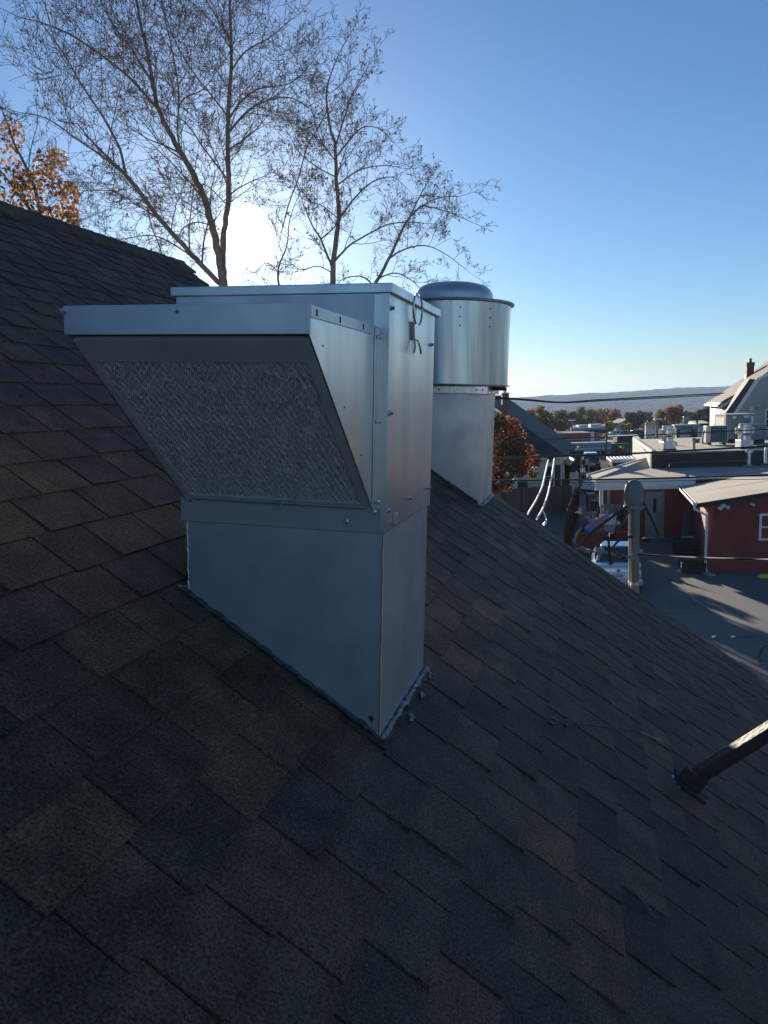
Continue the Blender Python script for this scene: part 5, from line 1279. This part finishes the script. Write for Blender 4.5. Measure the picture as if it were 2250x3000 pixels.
def yard():
    p = at(1420, 1430, 46); q = at(1676, 1424, 46.5); h = at(1560, 1427, 46.2).z
    plank_fence('board_fence', V((p.x, p.y, 0)), V((q.x, q.y, 0)), h, 'weathered board fence in front of the cream house')
    p2 = at(1690, 1424, 46.8); q2 = at(1652, 1560, 33.0)
    plank_fence('board_fence', V((p2.x, p2.y, 0)), V((q2.x, q2.y, 0)), 1.75, 'reddish board fence running toward the roof edge beside the junk', m=mat('red_brown_wood', (.13, .06, .04), (.09, .045, .034), rough=.9, scale=3, vary=.25))
    # white pickets by the cream house
    root = thing('picket_gate', gr(1682, 1404), 'small white picket gate right of the cream house', 'gate'); o = at(1669, 1404, 50)
    for i in range(6): MB().box(V((o.x + i * .1, 50, 0)), X, Y, Z, (0, .07), (0, .02), (.3, at(1680, 1384, 50).z + (.12 if i == 4 else 0))).build('picket', WHITEP, root)
    for z in (.6, 1.2): MB().box(V((o.x, 50, 0)), X, Y, Z, (-.03, .62), (.022, .05), (z, z + .08)).build('rail', WHITEP, root)
    # dark shed with a pale eave
    s0 = at(1671, 1400, 63); root = thing('dark_shed', V((s0.x, 63, 0)), 'dark narrow shed between the cream house and the street', 'shed'); w = 33 * 63 / FPX; z1 = at(1685, 1322, 63).z
    MB().box(V((s0.x, 63, 0)), X, Y, Z, (w * .40, w), (0, 1.6), (0, z1)).build('tower', MEMBD, root)
    MB().box(V((s0.x, 63, 0)), X, Y, Z, (0, w * .395), (0, 2), (0, z1 * .62)).build('body', mat('dark_brown_board', (.05, .035, .03), None, rough=.8), root)
    MB().slab([V((s0.x - .1, 62.8, z1 * .62 - .15)), V((s0.x + w * .40, 62.8, z1 * .62 + .35)), V((s0.x + w * .40, 65.1, z1 * .62 + .35)), V((s0.x - .1, 65.1, z1 * .62 - .15))], Z * .12).build('roof', WHITEP, root)
    # rack with stacked white goods
    s0 = at(1703, 1392, 58); root = thing('storage_rack', V((s0.x, 58, 0)), 'grey open rack stacked with goods beside the dark shed', 'rack'); w = 22 * 58 / FPX; z1 = at(1715, 1343, 58).z
    for x in (0, w): MB().box(V((s0.x, 58, 0)), X, Y, Z, (x - .05, x + .05), (0, .1), (0, z1)).build('upright', ACM, root)
    for j in range(4): MB().box(V((s0.x, 58, 0)), X, Y, Z, (.055, w - .055), (0, .5), (.1 + z1 * j / 4, .16 + z1 * j / 4)).build('shelf', ACM, root)
    for j in range(4):
        for i in range(2): MB().box(V((s0.x, 58, .165 + z1 * j / 4)), X, Y, Z, (.1 + i * w * .45, .1 + i * w * .45 + w * .36), (.05, .4), (0, z1 * .15)).build('crate', BLACKM if (i + j) % 2 else ACM2, root)
    # bins
    for u, y, w, h, lab, m in ((1730.5, 46.0, 25, 1.22, 'taller grey wheeled bin left of the red building', ACM), (1747, 44.0, 27, 1.02, 'shorter tan-grey wheeled bin left of the red building', mat('tan_bin', (.26, .25, .22), None, rough=.6))):
        p = at(u, 1480, y); p = V((p.x, y, 0)); W = w * y / FPX / 2; root = thing('wheeled_bin', p, lab, 'bin', 'wheeled bins')
        MB().hexa([p + V((x * W * .8, yy * W * .8, .06)) for x, yy in ((-1, -1), (1, -1), (1, 1), (-1, 1))], [p + V((x * W, yy * W, h)) for x, yy in ((-1, -1), (1, -1), (1, 1), (-1, 1))]).build('tub', m, root, bevel=.03)
        MB().hexa([p + V((x * W * 1.06, yy * W * 1.08, h + .004)) for x, yy in ((-1, -1), (1, -1), (1, 1), (-1, 1))], [p + V((x * W * .96, yy * W * .95, h + .09)) for x, yy in ((-1, -1), (1, -1), (1, 1), (-1, 1))]).build('lid', m, root, bevel=.03)
        for s_ in (-1, 1): MB().lathe(p + V((s_ * W * .8, W * .75, .11)), Y, Z, X, [(.05, -.03), (.11, -.03), (.11, .03), (.05, .03)], 14).build('wheel', RUBBER, root, True)
    # low red wall behind the silver car
    a, b = at(1684, 1566, 33.6), at(1846, 1561, 33.9)
    root = thing('low_red_wall', V((a.x, a.y, 0)), 'low barn-red wall behind the silver car', 'wall')
    MB().slab([V((a.x, a.y, 0)), V((b.x, b.y, 0)), V((b.x, b.y, a.z - .06)), V((a.x, a.y, a.z - .06))], Y * .2).build('wall', REDP, root)
    MB().slab([V((a.x - .04, a.y - .04, a.z - .057)), V((b.x + .04, b.y - .04, a.z - .057)), V((b.x + .04, b.y - .04, a.z)), V((a.x - .04, a.y - .04, a.z))], Y * .28).build('coping', REDP, root)
    # junk: pallets on edge
    def pallet(u, v, y, w, h, n, lab, tilt=.25, m=GREYW):
        p = at(u, v, y); root = thing('wooden_pallet', p, lab, 'pallet', 'pallets in the junk heap'); up = V((0, math.sin(tilt), math.cos(tilt))); W, H = w * y / FPX, h * y / FPX; nn = V((0, -math.cos(tilt), math.sin(tilt)))
        for i in range(n): MB().box(p, X, nn, up, (W * i / n, W * (i + .55) / n), (0, .02), (0, H * random.uniform(.92, 1.04))).build('slat', m, root)
        for t in (.12, .78): MB().box(p, X, nn, up, (-.03, W), (-.09, -.003), (H * t, H * t + .09)).build('rail', m, root)
    pallet(1762, 1512, 37.0, 62, 36, 8, 'rearmost pallet on edge against the red wall', .2)
    pallet(1703, 1528, 36.2, 50, 30, 6, 'left pallet on edge in the junk heap', .35)
    pallet(1760, 1540, 35.6, 60, 34, 7, 'right pallet leaning in the junk heap under the mast', .5, WHITEP)
    pallet(1702, 1562, 35.0, 36, 36, 4, 'nearest dark pallet behind the low red wall', .15, FENCEW)
    # cloth draped over it
    c0 = at(1718, 1512, 35.0); cw = 64 * 35 / FPX; ch = 34 * 35 / FPX; mb = MB(); nx, nz = 18, 12
    for j in range(nz + 1):
        for i in range(nx + 1):
            s_, t = i / nx, j / nz
            sag = .45 * math.sin(math.pi * s_); z = -ch * t * (.35 + .65 * math.sin(math.pi * min(1, s_ * 1.1))) - sag * .5 + s_ * .2
            mb.v.append(tuple(c0 + V((cw * s_, -.25 * t + .07 * math.sin(s_ * 19 + t * 5), z + .04 * math.sin(s_ * 27)))))
    for j in range(nz):
        for i in range(nx): k = j * (nx + 1) + i; mb.f.append((k, k + 1, k + nx + 2, k + nx + 1))
    o = mb.build('draped_cloth', TARP, None, True, loc=c0); o.modifiers.new('thick', 'SOLIDIFY').thickness = .012
    tag(o, 'pink and lilac cloth draped over the junk heap', 'cloth')
    def lump(name, u, v, y, w, h, m, lab, cat, box=False, rz=0.0):
        p = at(u, v, y); W, H = w * y / FPX, h * y / FPX; root = None
        if box:
            ex = V((math.cos(rz), math.sin(rz), .12)).normalized(); ey = V((-math.sin(rz), math.cos(rz), 0)); ez = ex.cross(ey)
            root = thing(name, p, lab, cat)
            MB().box(p, ex, ey, ez, (-W / 2, W / 2), (0, W * .7), (0, H)).build('carton', m, root, bevel=.01)
            MB().hexa([p + ex * (x * W / 2) + ey * (yy * W * .7) + ez * (H + .002) for x, yy in ((-1, 0), (1, 0), (1, .5), (-1, .5))], [p + ex * (x * W / 2) + ey * (yy * W * .7 - .1) + ez * (H + .12) for x, yy in ((-1, 0), (1, 0), (1, .1), (-1, .1))]).build('flap', m, root)
        else:
            mb = MB(); n1, n2 = 14, 10; rnd = random.Random(int(u))
            for j in range(n2 + 1):
                for i in range(n1):
                    a, b = 2 * math.pi * i / n1, math.pi * j / n2 - math.pi / 2
                    d = V((math.cos(a) * math.cos(b), math.sin(a) * math.cos(b), math.sin(b))); k = 1 + .28 * noise.noise(d * 2.2 + V((u, v, 0)))
                    mb.v.append(tuple(p + V((d.x * W / 2 * k, d.y * W * .35 * k, H / 2 + d.z * H / 2 * k))))
            for j in range(n2):
                for i in range(n1): mb.f.append((j * n1 + i, j * n1 + (i + 1) % n1, (j + 1) * n1 + (i + 1) % n1, (j + 1) * n1 + i))
            tag(mb.build(name, m, None, False, loc=p), lab, cat)
    lump('plastic_bag', 1726, 1563, 34.6, 28, 27, BLUEB, 'bright blue plastic bag behind the low red wall', 'bag')
    lump('plastic_bag', 1801, 1540, 35.2, 14, 15, mat('pale_blue_plastic', (.45, .55, .70), None, rough=.35), 'small pale blue bag at the right of the junk heap', 'bag')
    lump('plastic_bag', 1818, 1528, 35.4, 24, 30, BLACKM, 'black rubbish bag in the junk heap beside the mast', 'bag')
    lump('plastic_bag', 1808, 1562, 34.5, 16, 12, mat('red_plastic', (.40, .05, .04), None, rough=.4), 'small red bag behind the low red wall', 'bag')
    lump('cardboard_box', 1762, 1564, 34.5, 34, 18, CARDB, 'left flattened cardboard box in the junk heap', 'box', True, .2)
    lump('cardboard_box', 1786, 1565, 34.4, 26, 22, mat('grey_carton', (.36, .34, .32), None, rough=.8), 'grey printed carton in the junk heap', 'box', True, -.3)
    for (pts, lab) in (([(1683, 1502), (1702, 1492), (1704, 1506)], 'white triangular panel scrap at the left of the junk heap'), ([(1691, 1489), (1704, 1487), (1702, 1495)], 'small white panel scrap behind the triangular one')):
        P = [at(u, v, 36 + i * .15) for i, (u, v) in enumerate(pts)]
        tag(MB().slab(P, Y * .03).build('panel_scrap', WHITEP, None, loc=P[0]), lab, 'panel', 'white panel scraps')
    # beside the red building: leaning boards, crates, wheel stop
    root = thing('leaning_boards', gr(2005, 1582), 'bundle of long green-grey boards leaning beside the side wall', 'boards')
    for i, (u0, u1) in enumerate(((1999, 2015), (2006, 2020), (2014, 2025))):
        a, b = at(u0, 1581, 35.6), at(u1, 1476, 36.6); d = (b - a).normalized(); e = d.cross(Y).normalized(); n = e.cross(d)
        MB().box(a, e, n, d, (-.07, .07), (-.02 + i * .05, .02 + i * .05), (0, (b - a).length)).build('board', mat('green_board', (.14, .18, .175), (.10, .13, .13), rough=.7, scale=4, vary=.2), root)
    a = at(1997, 1577, 35.4); MB().box(a, X, Y, Z, (0, .55), (-.05, .0), (-.05, .10)).build('end_clamp', WHITEP, root)
    def crate(p, W, D, H, lab):
        root = thing('slatted_crate', p, lab, 'crate', 'dark crates beside the red building')
        ex = V((.97, -.22, 0)).normalized(); ey = V((.22, .97, 0)).normalized()
        MB().box(p, ex, ey, Z, (.03, W - .03), (.03, D - .03), (.03, .06)).build('floor', BLACKM, root)
        for j in range(4):
            z = (.02 + H * j / 4, .02 + H * (j + .75) / 4)
            MB().box(p, ex, ey, Z, (0, W), (0, .022), z).build('slat', BLACKM, root); MB().box(p, ex, ey, Z, (0, W), (D - .022, D), z).build('slat', BLACKM, root)
            MB().box(p, ex, ey, Z, (0, .022), (.024, D - .024), z).build('slat', BLACKM, root); MB().box(p, ex, ey, Z, (W - .022, W), (.024, D - .024), z).build('slat', BLACKM, root)
        for x in (.024, W - .07):
            for y in (.024, D - .07): MB().box(p, ex, ey, Z, (x, x + .045), (y, y + .045), (0, H + .02)).build('corner_post', FENCEW, root)
    crate(gr(1996, 1680), .92, .8, .42, 'low dark crate at the foot of the downspout')
    crate(gr(1978, 1634), 1.0, .9, .75, 'tall dark open crate behind the low one')
    p = gr(2221, 1694); root = thing('wheel_stop', p, 'yellow concrete wheel stop at the right edge of the lot', 'wheel stop')
    MB().hexa([p + V((x, y, .005)) for x, y in ((0, -.1), (1.8, -.16), (1.8, .1), (0, .16))], [p + V((x, y, .15)) for x, y in ((.06, -.05), (1.74, -.1), (1.74, .04), (.06, .1))]).build('block', YELLOW, root, bevel=.02)
    MB().lathe(p + V((.35, 0, .15)), X, Y, Z, [(.02, .001), (.02, .006), (.01, .007)], 10).build('pin', BLACKM, root)
    lot = bpy.data.objects['parking_lot']
    def strip(pts, w, nm='crack_seal'):
        P = [gr(*q) for q in pts]; mb = MB()
        for i in range(len(P) - 1):
            d = (P[i + 1] - P[i]); n = V((-d.y, d.x, 0)).normalized() * w; z = Z * .008
            mb.quad(P[i] - n + z, P[i + 1] - n + z, P[i + 1] + n + z, P[i] + n + z)
        o = mb.build(nm, MEMBD, None); o.parent = lot
    strip([(1955, 1783), (1985, 1781), (2000, 1782)], .03); strip([(1950, 1797), (1990, 1796), (2030, 1798)], .025); strip([(2140, 1866), (2180, 1867), (2220, 1865)], .03)
    strip([(2256, 1890), (2232, 1900), (2224, 1925), (2230, 1950), (2256, 1962)], .035)
    for u, v, lab in ((2087, 1869, 'left pale paper scrap on the shaded asphalt'), (2143, 1869, 'right pale paper scrap on the shaded asphalt')):
        p = gr(u, v, .02); tag(MB().add([p, p + V((.14, .02, .03)), p + V((.16, .10, 0)), p + V((.02, .12, .02)), p + V((.07, .05, .06))], [(0, 1, 4), (1, 2, 4), (2, 3, 4), (3, 0, 4)]).build('paper_scrap', WHITEP, None, loc=p), lab, 'litter', 'paper scraps')
yard()

# ------------------------------------------------------------------ shops beyond
def shops():
    def block(name, u0, u1, y, v0, depth, parts, label, cat='shop', roofm=MEMB, drop=.1):
        a, b = at(u0, v0, y), at(u1, v0, y); o = V((a.x, y, 0)); W = b.x - a.x; root = thing(name, o, label, cat)
        zt = max(a.z, b.z)
        for i, (nm, va, vb, m, dp) in enumerate(parts):
            za, zb = at((u0 + u1) / 2, va, y).z, at((u0 + u1) / 2, vb, y).z
            MB().box(o, X, Y, Z, (0, W), (-dp, .3), (max(0, zb), za)).build(nm, m, root)
        MB().box(o, X, V((.3, 1, 0)), Z, (0, W), (.302, depth), (0, at((u0 + u1) / 2, parts[0][1], y).z - drop)).build('body', roofm, root)
        return root, o, W
    r, o, W = block('grey_shop', 1630, 1777, 95, 1295, 5, [('canopy', 1295, 1320, BLUEG, 2.0), ('storefront', 1320.5, 1345, GLASSD, 0)], 'long blue-grey canopied shop across the street', roofm=BLUEG, drop=.9)
    for i in range(9): MB().box(o, X, Y, Z, (W * i / 9 - .08, W * i / 9 + .08), (-.06, -.005), (0, 1.0 + .6)).build('column', WHITEP, r)
    z = at(1700, 1303, 95).z; MB().box(o, X, Y, Z, (0, W), (-2.06, -2.005), (z - .5, z - .3)).build('canopy_stripe', ACM2, r)
    r, o, W = block('green_shop', 1778, 1884, 94, 1298, 22, [('fascia', 1298, 1312, GREENF, .3), ('storefront', 1312.5, 1345, STORE, 0)], 'shop with a dark green fascia behind the red building')
    for i in range(8): MB().box(o, X, Y, Z, (W * i / 8 - .05, W * i / 8 + .05), (-.06, -.005), (0, at(1830, 1313, 94).z)).build('mullion', BLACKM, r)
    p = gr(1832, 1297, at(1830, 1298, 94).z - .1); k = p.y / FPX; bx = thing('roof_box', p, 'large black plant box on the green shop roof', 'roof unit')
    MB().box(p, X, Y, Z, (-24 * k, 24 * k), (0, 2), (0, 18 * k)).build('casing', BLACKM, bx, bevel=.1); MB().box(p, X, Y, Z, (-34 * k, -23 * k), (-.4, 1), (0, 4 * k)).build('duct', BLACKM, bx); MB().lathe(p + V((14 * k, -1.2, .1)), X, Y, Z, [(4 * k, 0), (4.4 * k, .25), (2 * k, .5)], 14).build('dome_vent', WHITEP, bx, True)
    for u in (1792, 1785): 
        q = gr(u, 1288, at(1830, 1298, 94).z - .1); bx = thing('roof_box', q, ('right' if u == 1792 else 'left') + ' small pale skylight on the green shop roof', 'roof unit', 'skylights on the green shop')
        MB().box(q, X, Y, Z, (-.35, .35), (0, .8), (0, .25)).build('kerb', ACM2, bx); MB().box(q, X, Y, Z, (-.32, .32), (.04, .76), (.253, .33)).build('dome', WHITEP, bx, bevel=.03)
    # red ribbed roof shop
    a, b = at(1622, 1298, 102), at(1756, 1296, 102); z1 = at(1690, 1269, 102).z; root = thing('red_roof_shop', V((a.x, 102, 0)), 'shop with a long red ribbed metal roof', 'shop'); W = b.x - a.x
    MB().box(V((a.x, 102, 0)), X, Y, Z, (0, W), (.8, 9), (0, z1 - .1)).build('body', ACM, root)
    MB().slab([V((a.x, 101.4, a.z - .3)), V((b.x, 101.4, a.z - .3)), V((b.x, 102.6, z1)), V((a.x, 102.6, z1))], Y * .2).build('roof_face', REDMET, root)
    for i in range(26):
        x = a.x + W * (i + .5) / 26; MB().slab([V((x - .05, 101.33, a.z - .3)), V((x + .05, 101.33, a.z - .3)), V((x + .05, 102.53, z1)), V((x - .05, 102.53, z1))], V((0, -.08, .03))).build('rib', REDMET, root)
    zm = (a.z - .3 + z1) / 2; MB().box(V((a.x, 101.85, zm)), X, Y, Z, (0, W), (-.12, .05), (-.1, .1)).build('band', BLUEG, root)
    for i, v in enumerate((1270, 1276, 1282, 1289)):
        q = at(1735, v, 101.2); MB().lathe(q, X, Z, -Y, [(.22, 0), (.26, .1), (.1, .2)], 10).build('lamp', WHITEP, root, True)
    # dark low building with skylights
    r, o, W = block('dark_building', 1672, 1776, 150, 1253, 20, [('fascia', 1253, 1259, BLUEG, .4), ('front', 1259.3, 1290, BLACKM, 0)], 'dark low building with white skylight strips', 'building', ACM)
    for u0, u1, v0, v1 in ((1680, 1696, 1250, 1254), (1696, 1722, 1245, 1252), (1731, 1763, 1242, 1250), (1763, 1776, 1246, 1252)):
        p, q = at(u0, v1, 155), at(u1, v0, 155); MB().box(V((p.x, 155, p.z - 1)), X, Y, Z, (0, q.x - p.x), (0, 2), (0, q.z - p.z + 1)).build('skylight', WHITEP, r); MB().box(V((p.x, 154.7, p.z - .6)), X, Y, Z, (0, q.x - p.x), (0, .25), (0, .35)).build('kerb', REDP, r)
    # white gabled house
    a = at(1806, 1260, 178); b = at(1842, 1260, 178); root = thing('white_house', V((a.x, 178, far_z(a.x, 178))), 'small white gabled house among the far trees', 'house'); ap = at(1838, 1231, 178); ev = at(1806, 1246, 178)
    MB().slab([V((a.x, 178, a.z - 8)), V((b.x, 178, a.z - 8)), V((b.x, 178, ap.z)), ap, V((a.x, 178, ev.z))], Y * 6).build('wall', mat('white_siding', (.62, .64, .68), None, rough=.6), root)
    MB().slab([V((a.x - .4, 177.6, ev.z - .1)), ap + V((0, -.4, .1)), ap + V((0, 6.4, .1)), V((a.x - .4, 184.4, ev.z - .1))], Z * .2).build('roof', ROOFG, root)
    window(root, V((a.x, 178, 0)), X, -Y, (1.6, 2.3), (ev.z - 1.0, ev.z - .1), .1)
    # garage with a sign header and a white banner
    y = 80; a, b = at(1978, 1247, y), at(2041, 1245, y); root = thing('garage', V((a.x, y, 0)), 'grey garage front with a sign header and a white banner', 'garage'); W = b.x - a.x; zt = a.z
    zh = at(2010, 1258, y).z; MB().box(V((a.x, y, 0)), X, Y, Z, (-.1, W + .1), (-.25, .3), (zh, zt)).build('header', BLUEG, root); MB().box(V((a.x, y, 0)), X, Y, Z, (-.2, W + .2), (-.35, .4), (zt + .003, zt + .12)).build('cornice', WHITEP, root)
    MB().box(V((a.x, y, 0)), X, V((.42, 1, 0)), Z, (.1, W - .1), (.31, 7), (0, zt - .35)).build('body', ACM, root)
    for x0, x1 in ((.1, .42), (W - .42, W - .1)): MB().box(V((a.x, y, 0)), X, Y, Z, (x0, x1), (-.2, .3), (0, zh - .003)).build('column', mat('dark_blue_grey', (.06, .07, .09), None, rough=.6), root)
    rnd = random.Random(2); x = .5
    mk = MB(); zc = (zh + zt) / 2
    while x < W - .5:
        w = rnd.uniform(.03, .07)
        if rnd.random() < .85: mk.box(V((a.x, y, zc)), X, Y, Z, (x, x + w), (-.262, -.252), (-.08, rnd.choice((.05, .05, .1))))
        x += w + .03
    mk.build('sign_lettering', INK, root)
    u0, u1 = at(1990, 1262, y), at(2031, 1260, y); zb = at(2010, 1283, y).z; bn = MB().box(V((u0.x, y, 0)), X, Y, Z, (0, u1.x - u0.x), (.25, .308), (zb, u0.z)).build('banner', WHITEP, root)
    for i in range(4):
        c = V((u0.x + (u1.x - u0.x) * (.22 + .19 * i), y + .235, zb + (u0.z - zb) * .62)); ring = [c + X * .13 * math.cos(t) + Z * .13 * math.sin(t) for t in [j / 16 * 6.2832 for j in range(17)]]
        MB().tube(ring, .03, 6).build('ring_mark', INK, bn)
    # pylon sign
    y = 105; a, b = at(1890, 1282, y), at(1918, 1282, y); root = thing('pylon_sign', V(((a.x + b.x) / 2, y, 0)), 'tall pylon sign with a yellow top panel and white panels', 'sign'); W = b.x - a.x
    for nm, va, vb, m, f_ in (('top_cap', 1231, 1236, BLACKM, .6), ('yellow_panel', 1237, 1248, SIGNY, 1), ('name_panel', 1248.4, 1257, WHITEP, 1), ('white_panel', 1257.5, 1269, WHITEP, 1), ('white_panel', 1269.5, 1282, WHITEP, 1)):
        z0, z1 = at(1904, vb, y).z, at(1904, va, y).z; c = (a.x + b.x) / 2
        po = MB().box(V((c, y, 0)), X, Y, Z, (-W * f_ / 2, W * f_ / 2), (-.2, .2), (z0, z1)).build(nm, m, root)
        if nm == 'name_panel':
            mm = Matrix((X, Z, -Y)).transposed().to_4x4(); mm.translation = V((0, -.208, z0 + .05))
            text_mesh('sign_name', 'CATTAIN', .42, GREENF, po, mm)
        if nm == 'yellow_panel':
            c0 = V((c - W * .36, y - .21, (z0 + z1) / 2)); MB().tube([c0 + X * .13 * math.cos(t) + Z * .13 * math.sin(t) for t in [j / 12 * 5 for j in range(13)]], .04, 6).build('logo_mark', BLACKM, po)
    for x in (-W * .4, W * .4): MB().box(V(((a.x + b.x) / 2 + x, y, 0)), X, Y, Z, (-.12, .12), (-.12, .12), (0, a.z - .005)).build('post', ACM, root)
    # white low building at the right
    block('white_store', 2046, 2092, 118, 1240, 16, [('parapet', 1240, 1246, BLACKM, .2), ('front', 1246.4, 1300, mat('pale_blue_wall', (.5, .54, .62), None, rough=.6), 0)], 'pale low store left of the tan house corner', 'store')
    # scalloped canopy stall
    y = 49; a, b = at(1787, 1368, y), at(1868, 1349, y); root = thing('scalloped_canopy', V((a.x, y, 0)), 'stall with a white scalloped canopy behind the red building', 'stall')
    zt, zb = at(1830, 1347, y).z, at(1830, 1354, y).z; n = 8; W = b.x - a.x
    for i in range(n):
        x0, x1 = a.x + W * i / n, a.x + W * (i + .92) / n
        MB().hexa([V((x0, y - .3, zb)), V((x1, y - .3, zb)), V((x1, y + .9, zb + .15)), V((x0, y + .9, zb + .15))], [V((x0 + .03, y - .2, zt - .02)), V((x1 - .03, y - .2, zt - .02)), V((x1 - .03, y + .9, zt + .2)), V((x0 + .03, y + .9, zt + .2))]).build('scallop', WHITEP, root, bevel=.05)
    MB().box(V((a.x + .15, y, 0)), X, Y, Z, (0, W), (0, .8), (0, zb - .01)).build('body', MATS['dark_brown_board'], root)
    # small orange street tree
    p = at(1816, 1304, 91); root = thing('street_tree', V((p.x, 91, 0)), 'small round orange street tree before the green shop', 'tree'); rnd = random.Random(3)
    leafy_crown(rnd, [(p.x, 91, p.z - .8, .85), (p.x - .3, 91, p.z - 1.2, .6), (p.x + .35, 91, p.z - 1.2, .6)], 700, .22).build('crown', OAKLEAF, root)
    MB().tube([V((p.x, 91, 0)), V((p.x, 91, p.z - .8))], [.09, .05], 6).build('trunk', BARK, root)
    p = at(1868, 1318, 90); root = thing('street_tree', V((p.x, 90, 0)), 'small yellow street tree at the corner of the green shop', 'tree')
    leafy_crown(rnd, [(p.x, 90, p.z - .8, .6), (p.x, 90, p.z - 1.4, .5)], 400, .2).build('crown', MATS['gold_foliage'], root); MB().tube([V((p.x, 90, 0)), V((p.x, 90, p.z - .8))], [.08, .04], 6).build('trunk', BARK, root)
shops()

# ------------------------------------------------------------------ poles and wires
def poles():
    def pole(u, vt, y, label, arm=0, lamp=False, r=.13):
        t = at(u, vt, y); root = thing('utility_pole', V((t.x, y, far_z(t.x, y))), label, 'pole', 'poles among the far shops')
        MB().tube([V((t.x, y, far_z(t.x, y))), t], [r * 1.2, r], 8).build('shaft', POLEW if not lamp else ACM, root, True)
        if arm: MB().box(t - Z * .5, X, Y, Z, (-arm, arm), (-.14, -.02) if 0 else (-r - .12, -r - .003), (-.06, .06)).build('crossarm', POLEW, root)
        if lamp: MB().box(t, X, Y, Z, (-.5, .5), (-.2, .2), (.003, .15)).build('lamp_head', WHITEP, root)
        return t
    pole(1954, 1209, 115, 'pole left of the tall orange tree', 0); pole(1988, 1224, 100, 'short dark pole left of the garage'); pole(2043, 1214, 100, 'pole right of the garage sign'); pole(1893, 1213, 120, 'pole just left of the pylon sign top', 1.0)
    pole(1927, 1230, 95, 'low lamp pole right of the pylon sign', 0, True); pole(1676, 1233, 120, 'grey lamp pole at the left of the dark low building', 0, True); pole(1777, 1236, 90, 'tall thin pole at the corner of the green shop', 0, False, .09)
    t = pole(2010, 1203, 112, 'pole carrying a grey box sign above the garage')
    root = thing('box_sign', at(2010, 1236, 111.6), 'small grey box sign hung on the far pole', 'sign'); c = at(2010, 1228, 111.6)
    MB().box(c, X, Y, Z, (-.42, .42), (-.15, .15), (-.42, .42)).build('case', ACM, root, bevel=.04); MB().box(c, X, Y, Z, (-.34, .34), (-.16, -.152), (-.34, .34)).build('face', BLUEG, root)
    for pts, y, lab in (([(1930, 1228), (1947, 1212), (1954, 1213), (1988, 1226), (2010, 1204), (2043, 1216), (2090, 1210)], 104, 'upper zigzag wire between the far poles'), ([(1938, 1226), (1958, 1214), (1990, 1229), (2006, 1212), (2043, 1226), (2090, 1222)], 106, 'lower zigzag wire between the far poles')):
        P = [at(u, v, y) for u, v in pts]; tag(MB().tube(P, .05, 5).build('span_wire', POLEW, None, loc=P[0]), lab, 'wire', 'far span wires')
    def wire(pts, y, r, lab):
        P = curve_pts([at(u, v, yy) for (u, v), yy in zip(pts, y)], 8); tag(MB().tube(P, r, 6).build('overhead_wire', WIREM, None, True, loc=P[0]), lab, 'wire', 'overhead wires')
    n5 = lambda a, b: [a + (b - a) * i / 4 for i in range(5)]
    wire([(1150, 1160), (1480, 1166), (1640, 1178), (1760, 1171), (2120, 1152)], n5(36, 44), .035, 'upper of the two topmost wires crossing the hill')
    wire([(1150, 1162), (1480, 1169), (1640, 1180), (1770, 1174), (2110, 1157)], n5(36, 44), .030, 'lower of the two topmost wires crossing the hill')
    wire([(1100, 1290), (1446, 1287), (1640, 1285), (1850, 1277), (2420, 1249)], n5(24, 20), .016, 'thin wire crossing the cream house roof and rooftop machines')
    wire([(1100, 1345), (1446, 1342), (1640, 1335), (1850, 1328), (2420, 1297)], n5(17, 15), .017, 'thick wire that the white sleeved wires hang from')
    wire([(1100, 1349), (1446, 1346), (1640, 1338.5), (1850, 1330.5), (2420, 1300)], n5(17, 15), .008, 'thin wire running just under the thick one')
    wire([(1100, 1408), (1446, 1408), (1640, 1406), (1850, 1403), (2420, 1388)], n5(15, 13), .017, 'lowest thick wire above the board fence')
    wire([(1100, 1418), (1446, 1417), (1640, 1415), (1850, 1411), (2420, 1400)], n5(15, 13), .006, 'lowest thin wire above the board fence')
    p = at(1612, 1342, 16); root = thing('wire_splice', p, 'black splice where the white sleeved wires meet the thick wire', 'splice')
    MB().tube([at(1603, 1343, 16), at(1628, 1340, 16)], .035, 8).build('sleeve', CABLEB, root, True); MB().tube(curve_pts([at(1605, 1345, 15.9), at(1613, 1352, 15.9), at(1626, 1346, 15.9)], 5), .018, 6).build('loop', CABLEB, root, True)
poles()

# ------------------------------------------------------------------ air between here and the hills
def haze():
    o = MB().box(V((0, 0, 0)), X, Y, Z, (-2990, 3990), (-590, 4190), (-40, 62)).build('haze', mat('unused_haze', (1, 1, 1)), None)
    m = bpy.data.materials.new('haze_air'); m.use_nodes = True; t = m.node_tree; t.nodes.clear()
    u = t.nodes.new('ShaderNodeOutputMaterial'); v = t.nodes.new('ShaderNodeVolumePrincipled')
    v.inputs['Color'].default_value = (0.42, 0.66, 1.0, 1); v.inputs['Density'].default_value = 0.00017; v.inputs['Anisotropy'].default_value = 0.2
    t.links.new(v.outputs[0], u.inputs['Volume']); o.data.materials.clear(); o.data.materials.append(m)
    tag(o, 'thin blue haze filling the air over the valley', 'haze', None, 'stuff')
haze()
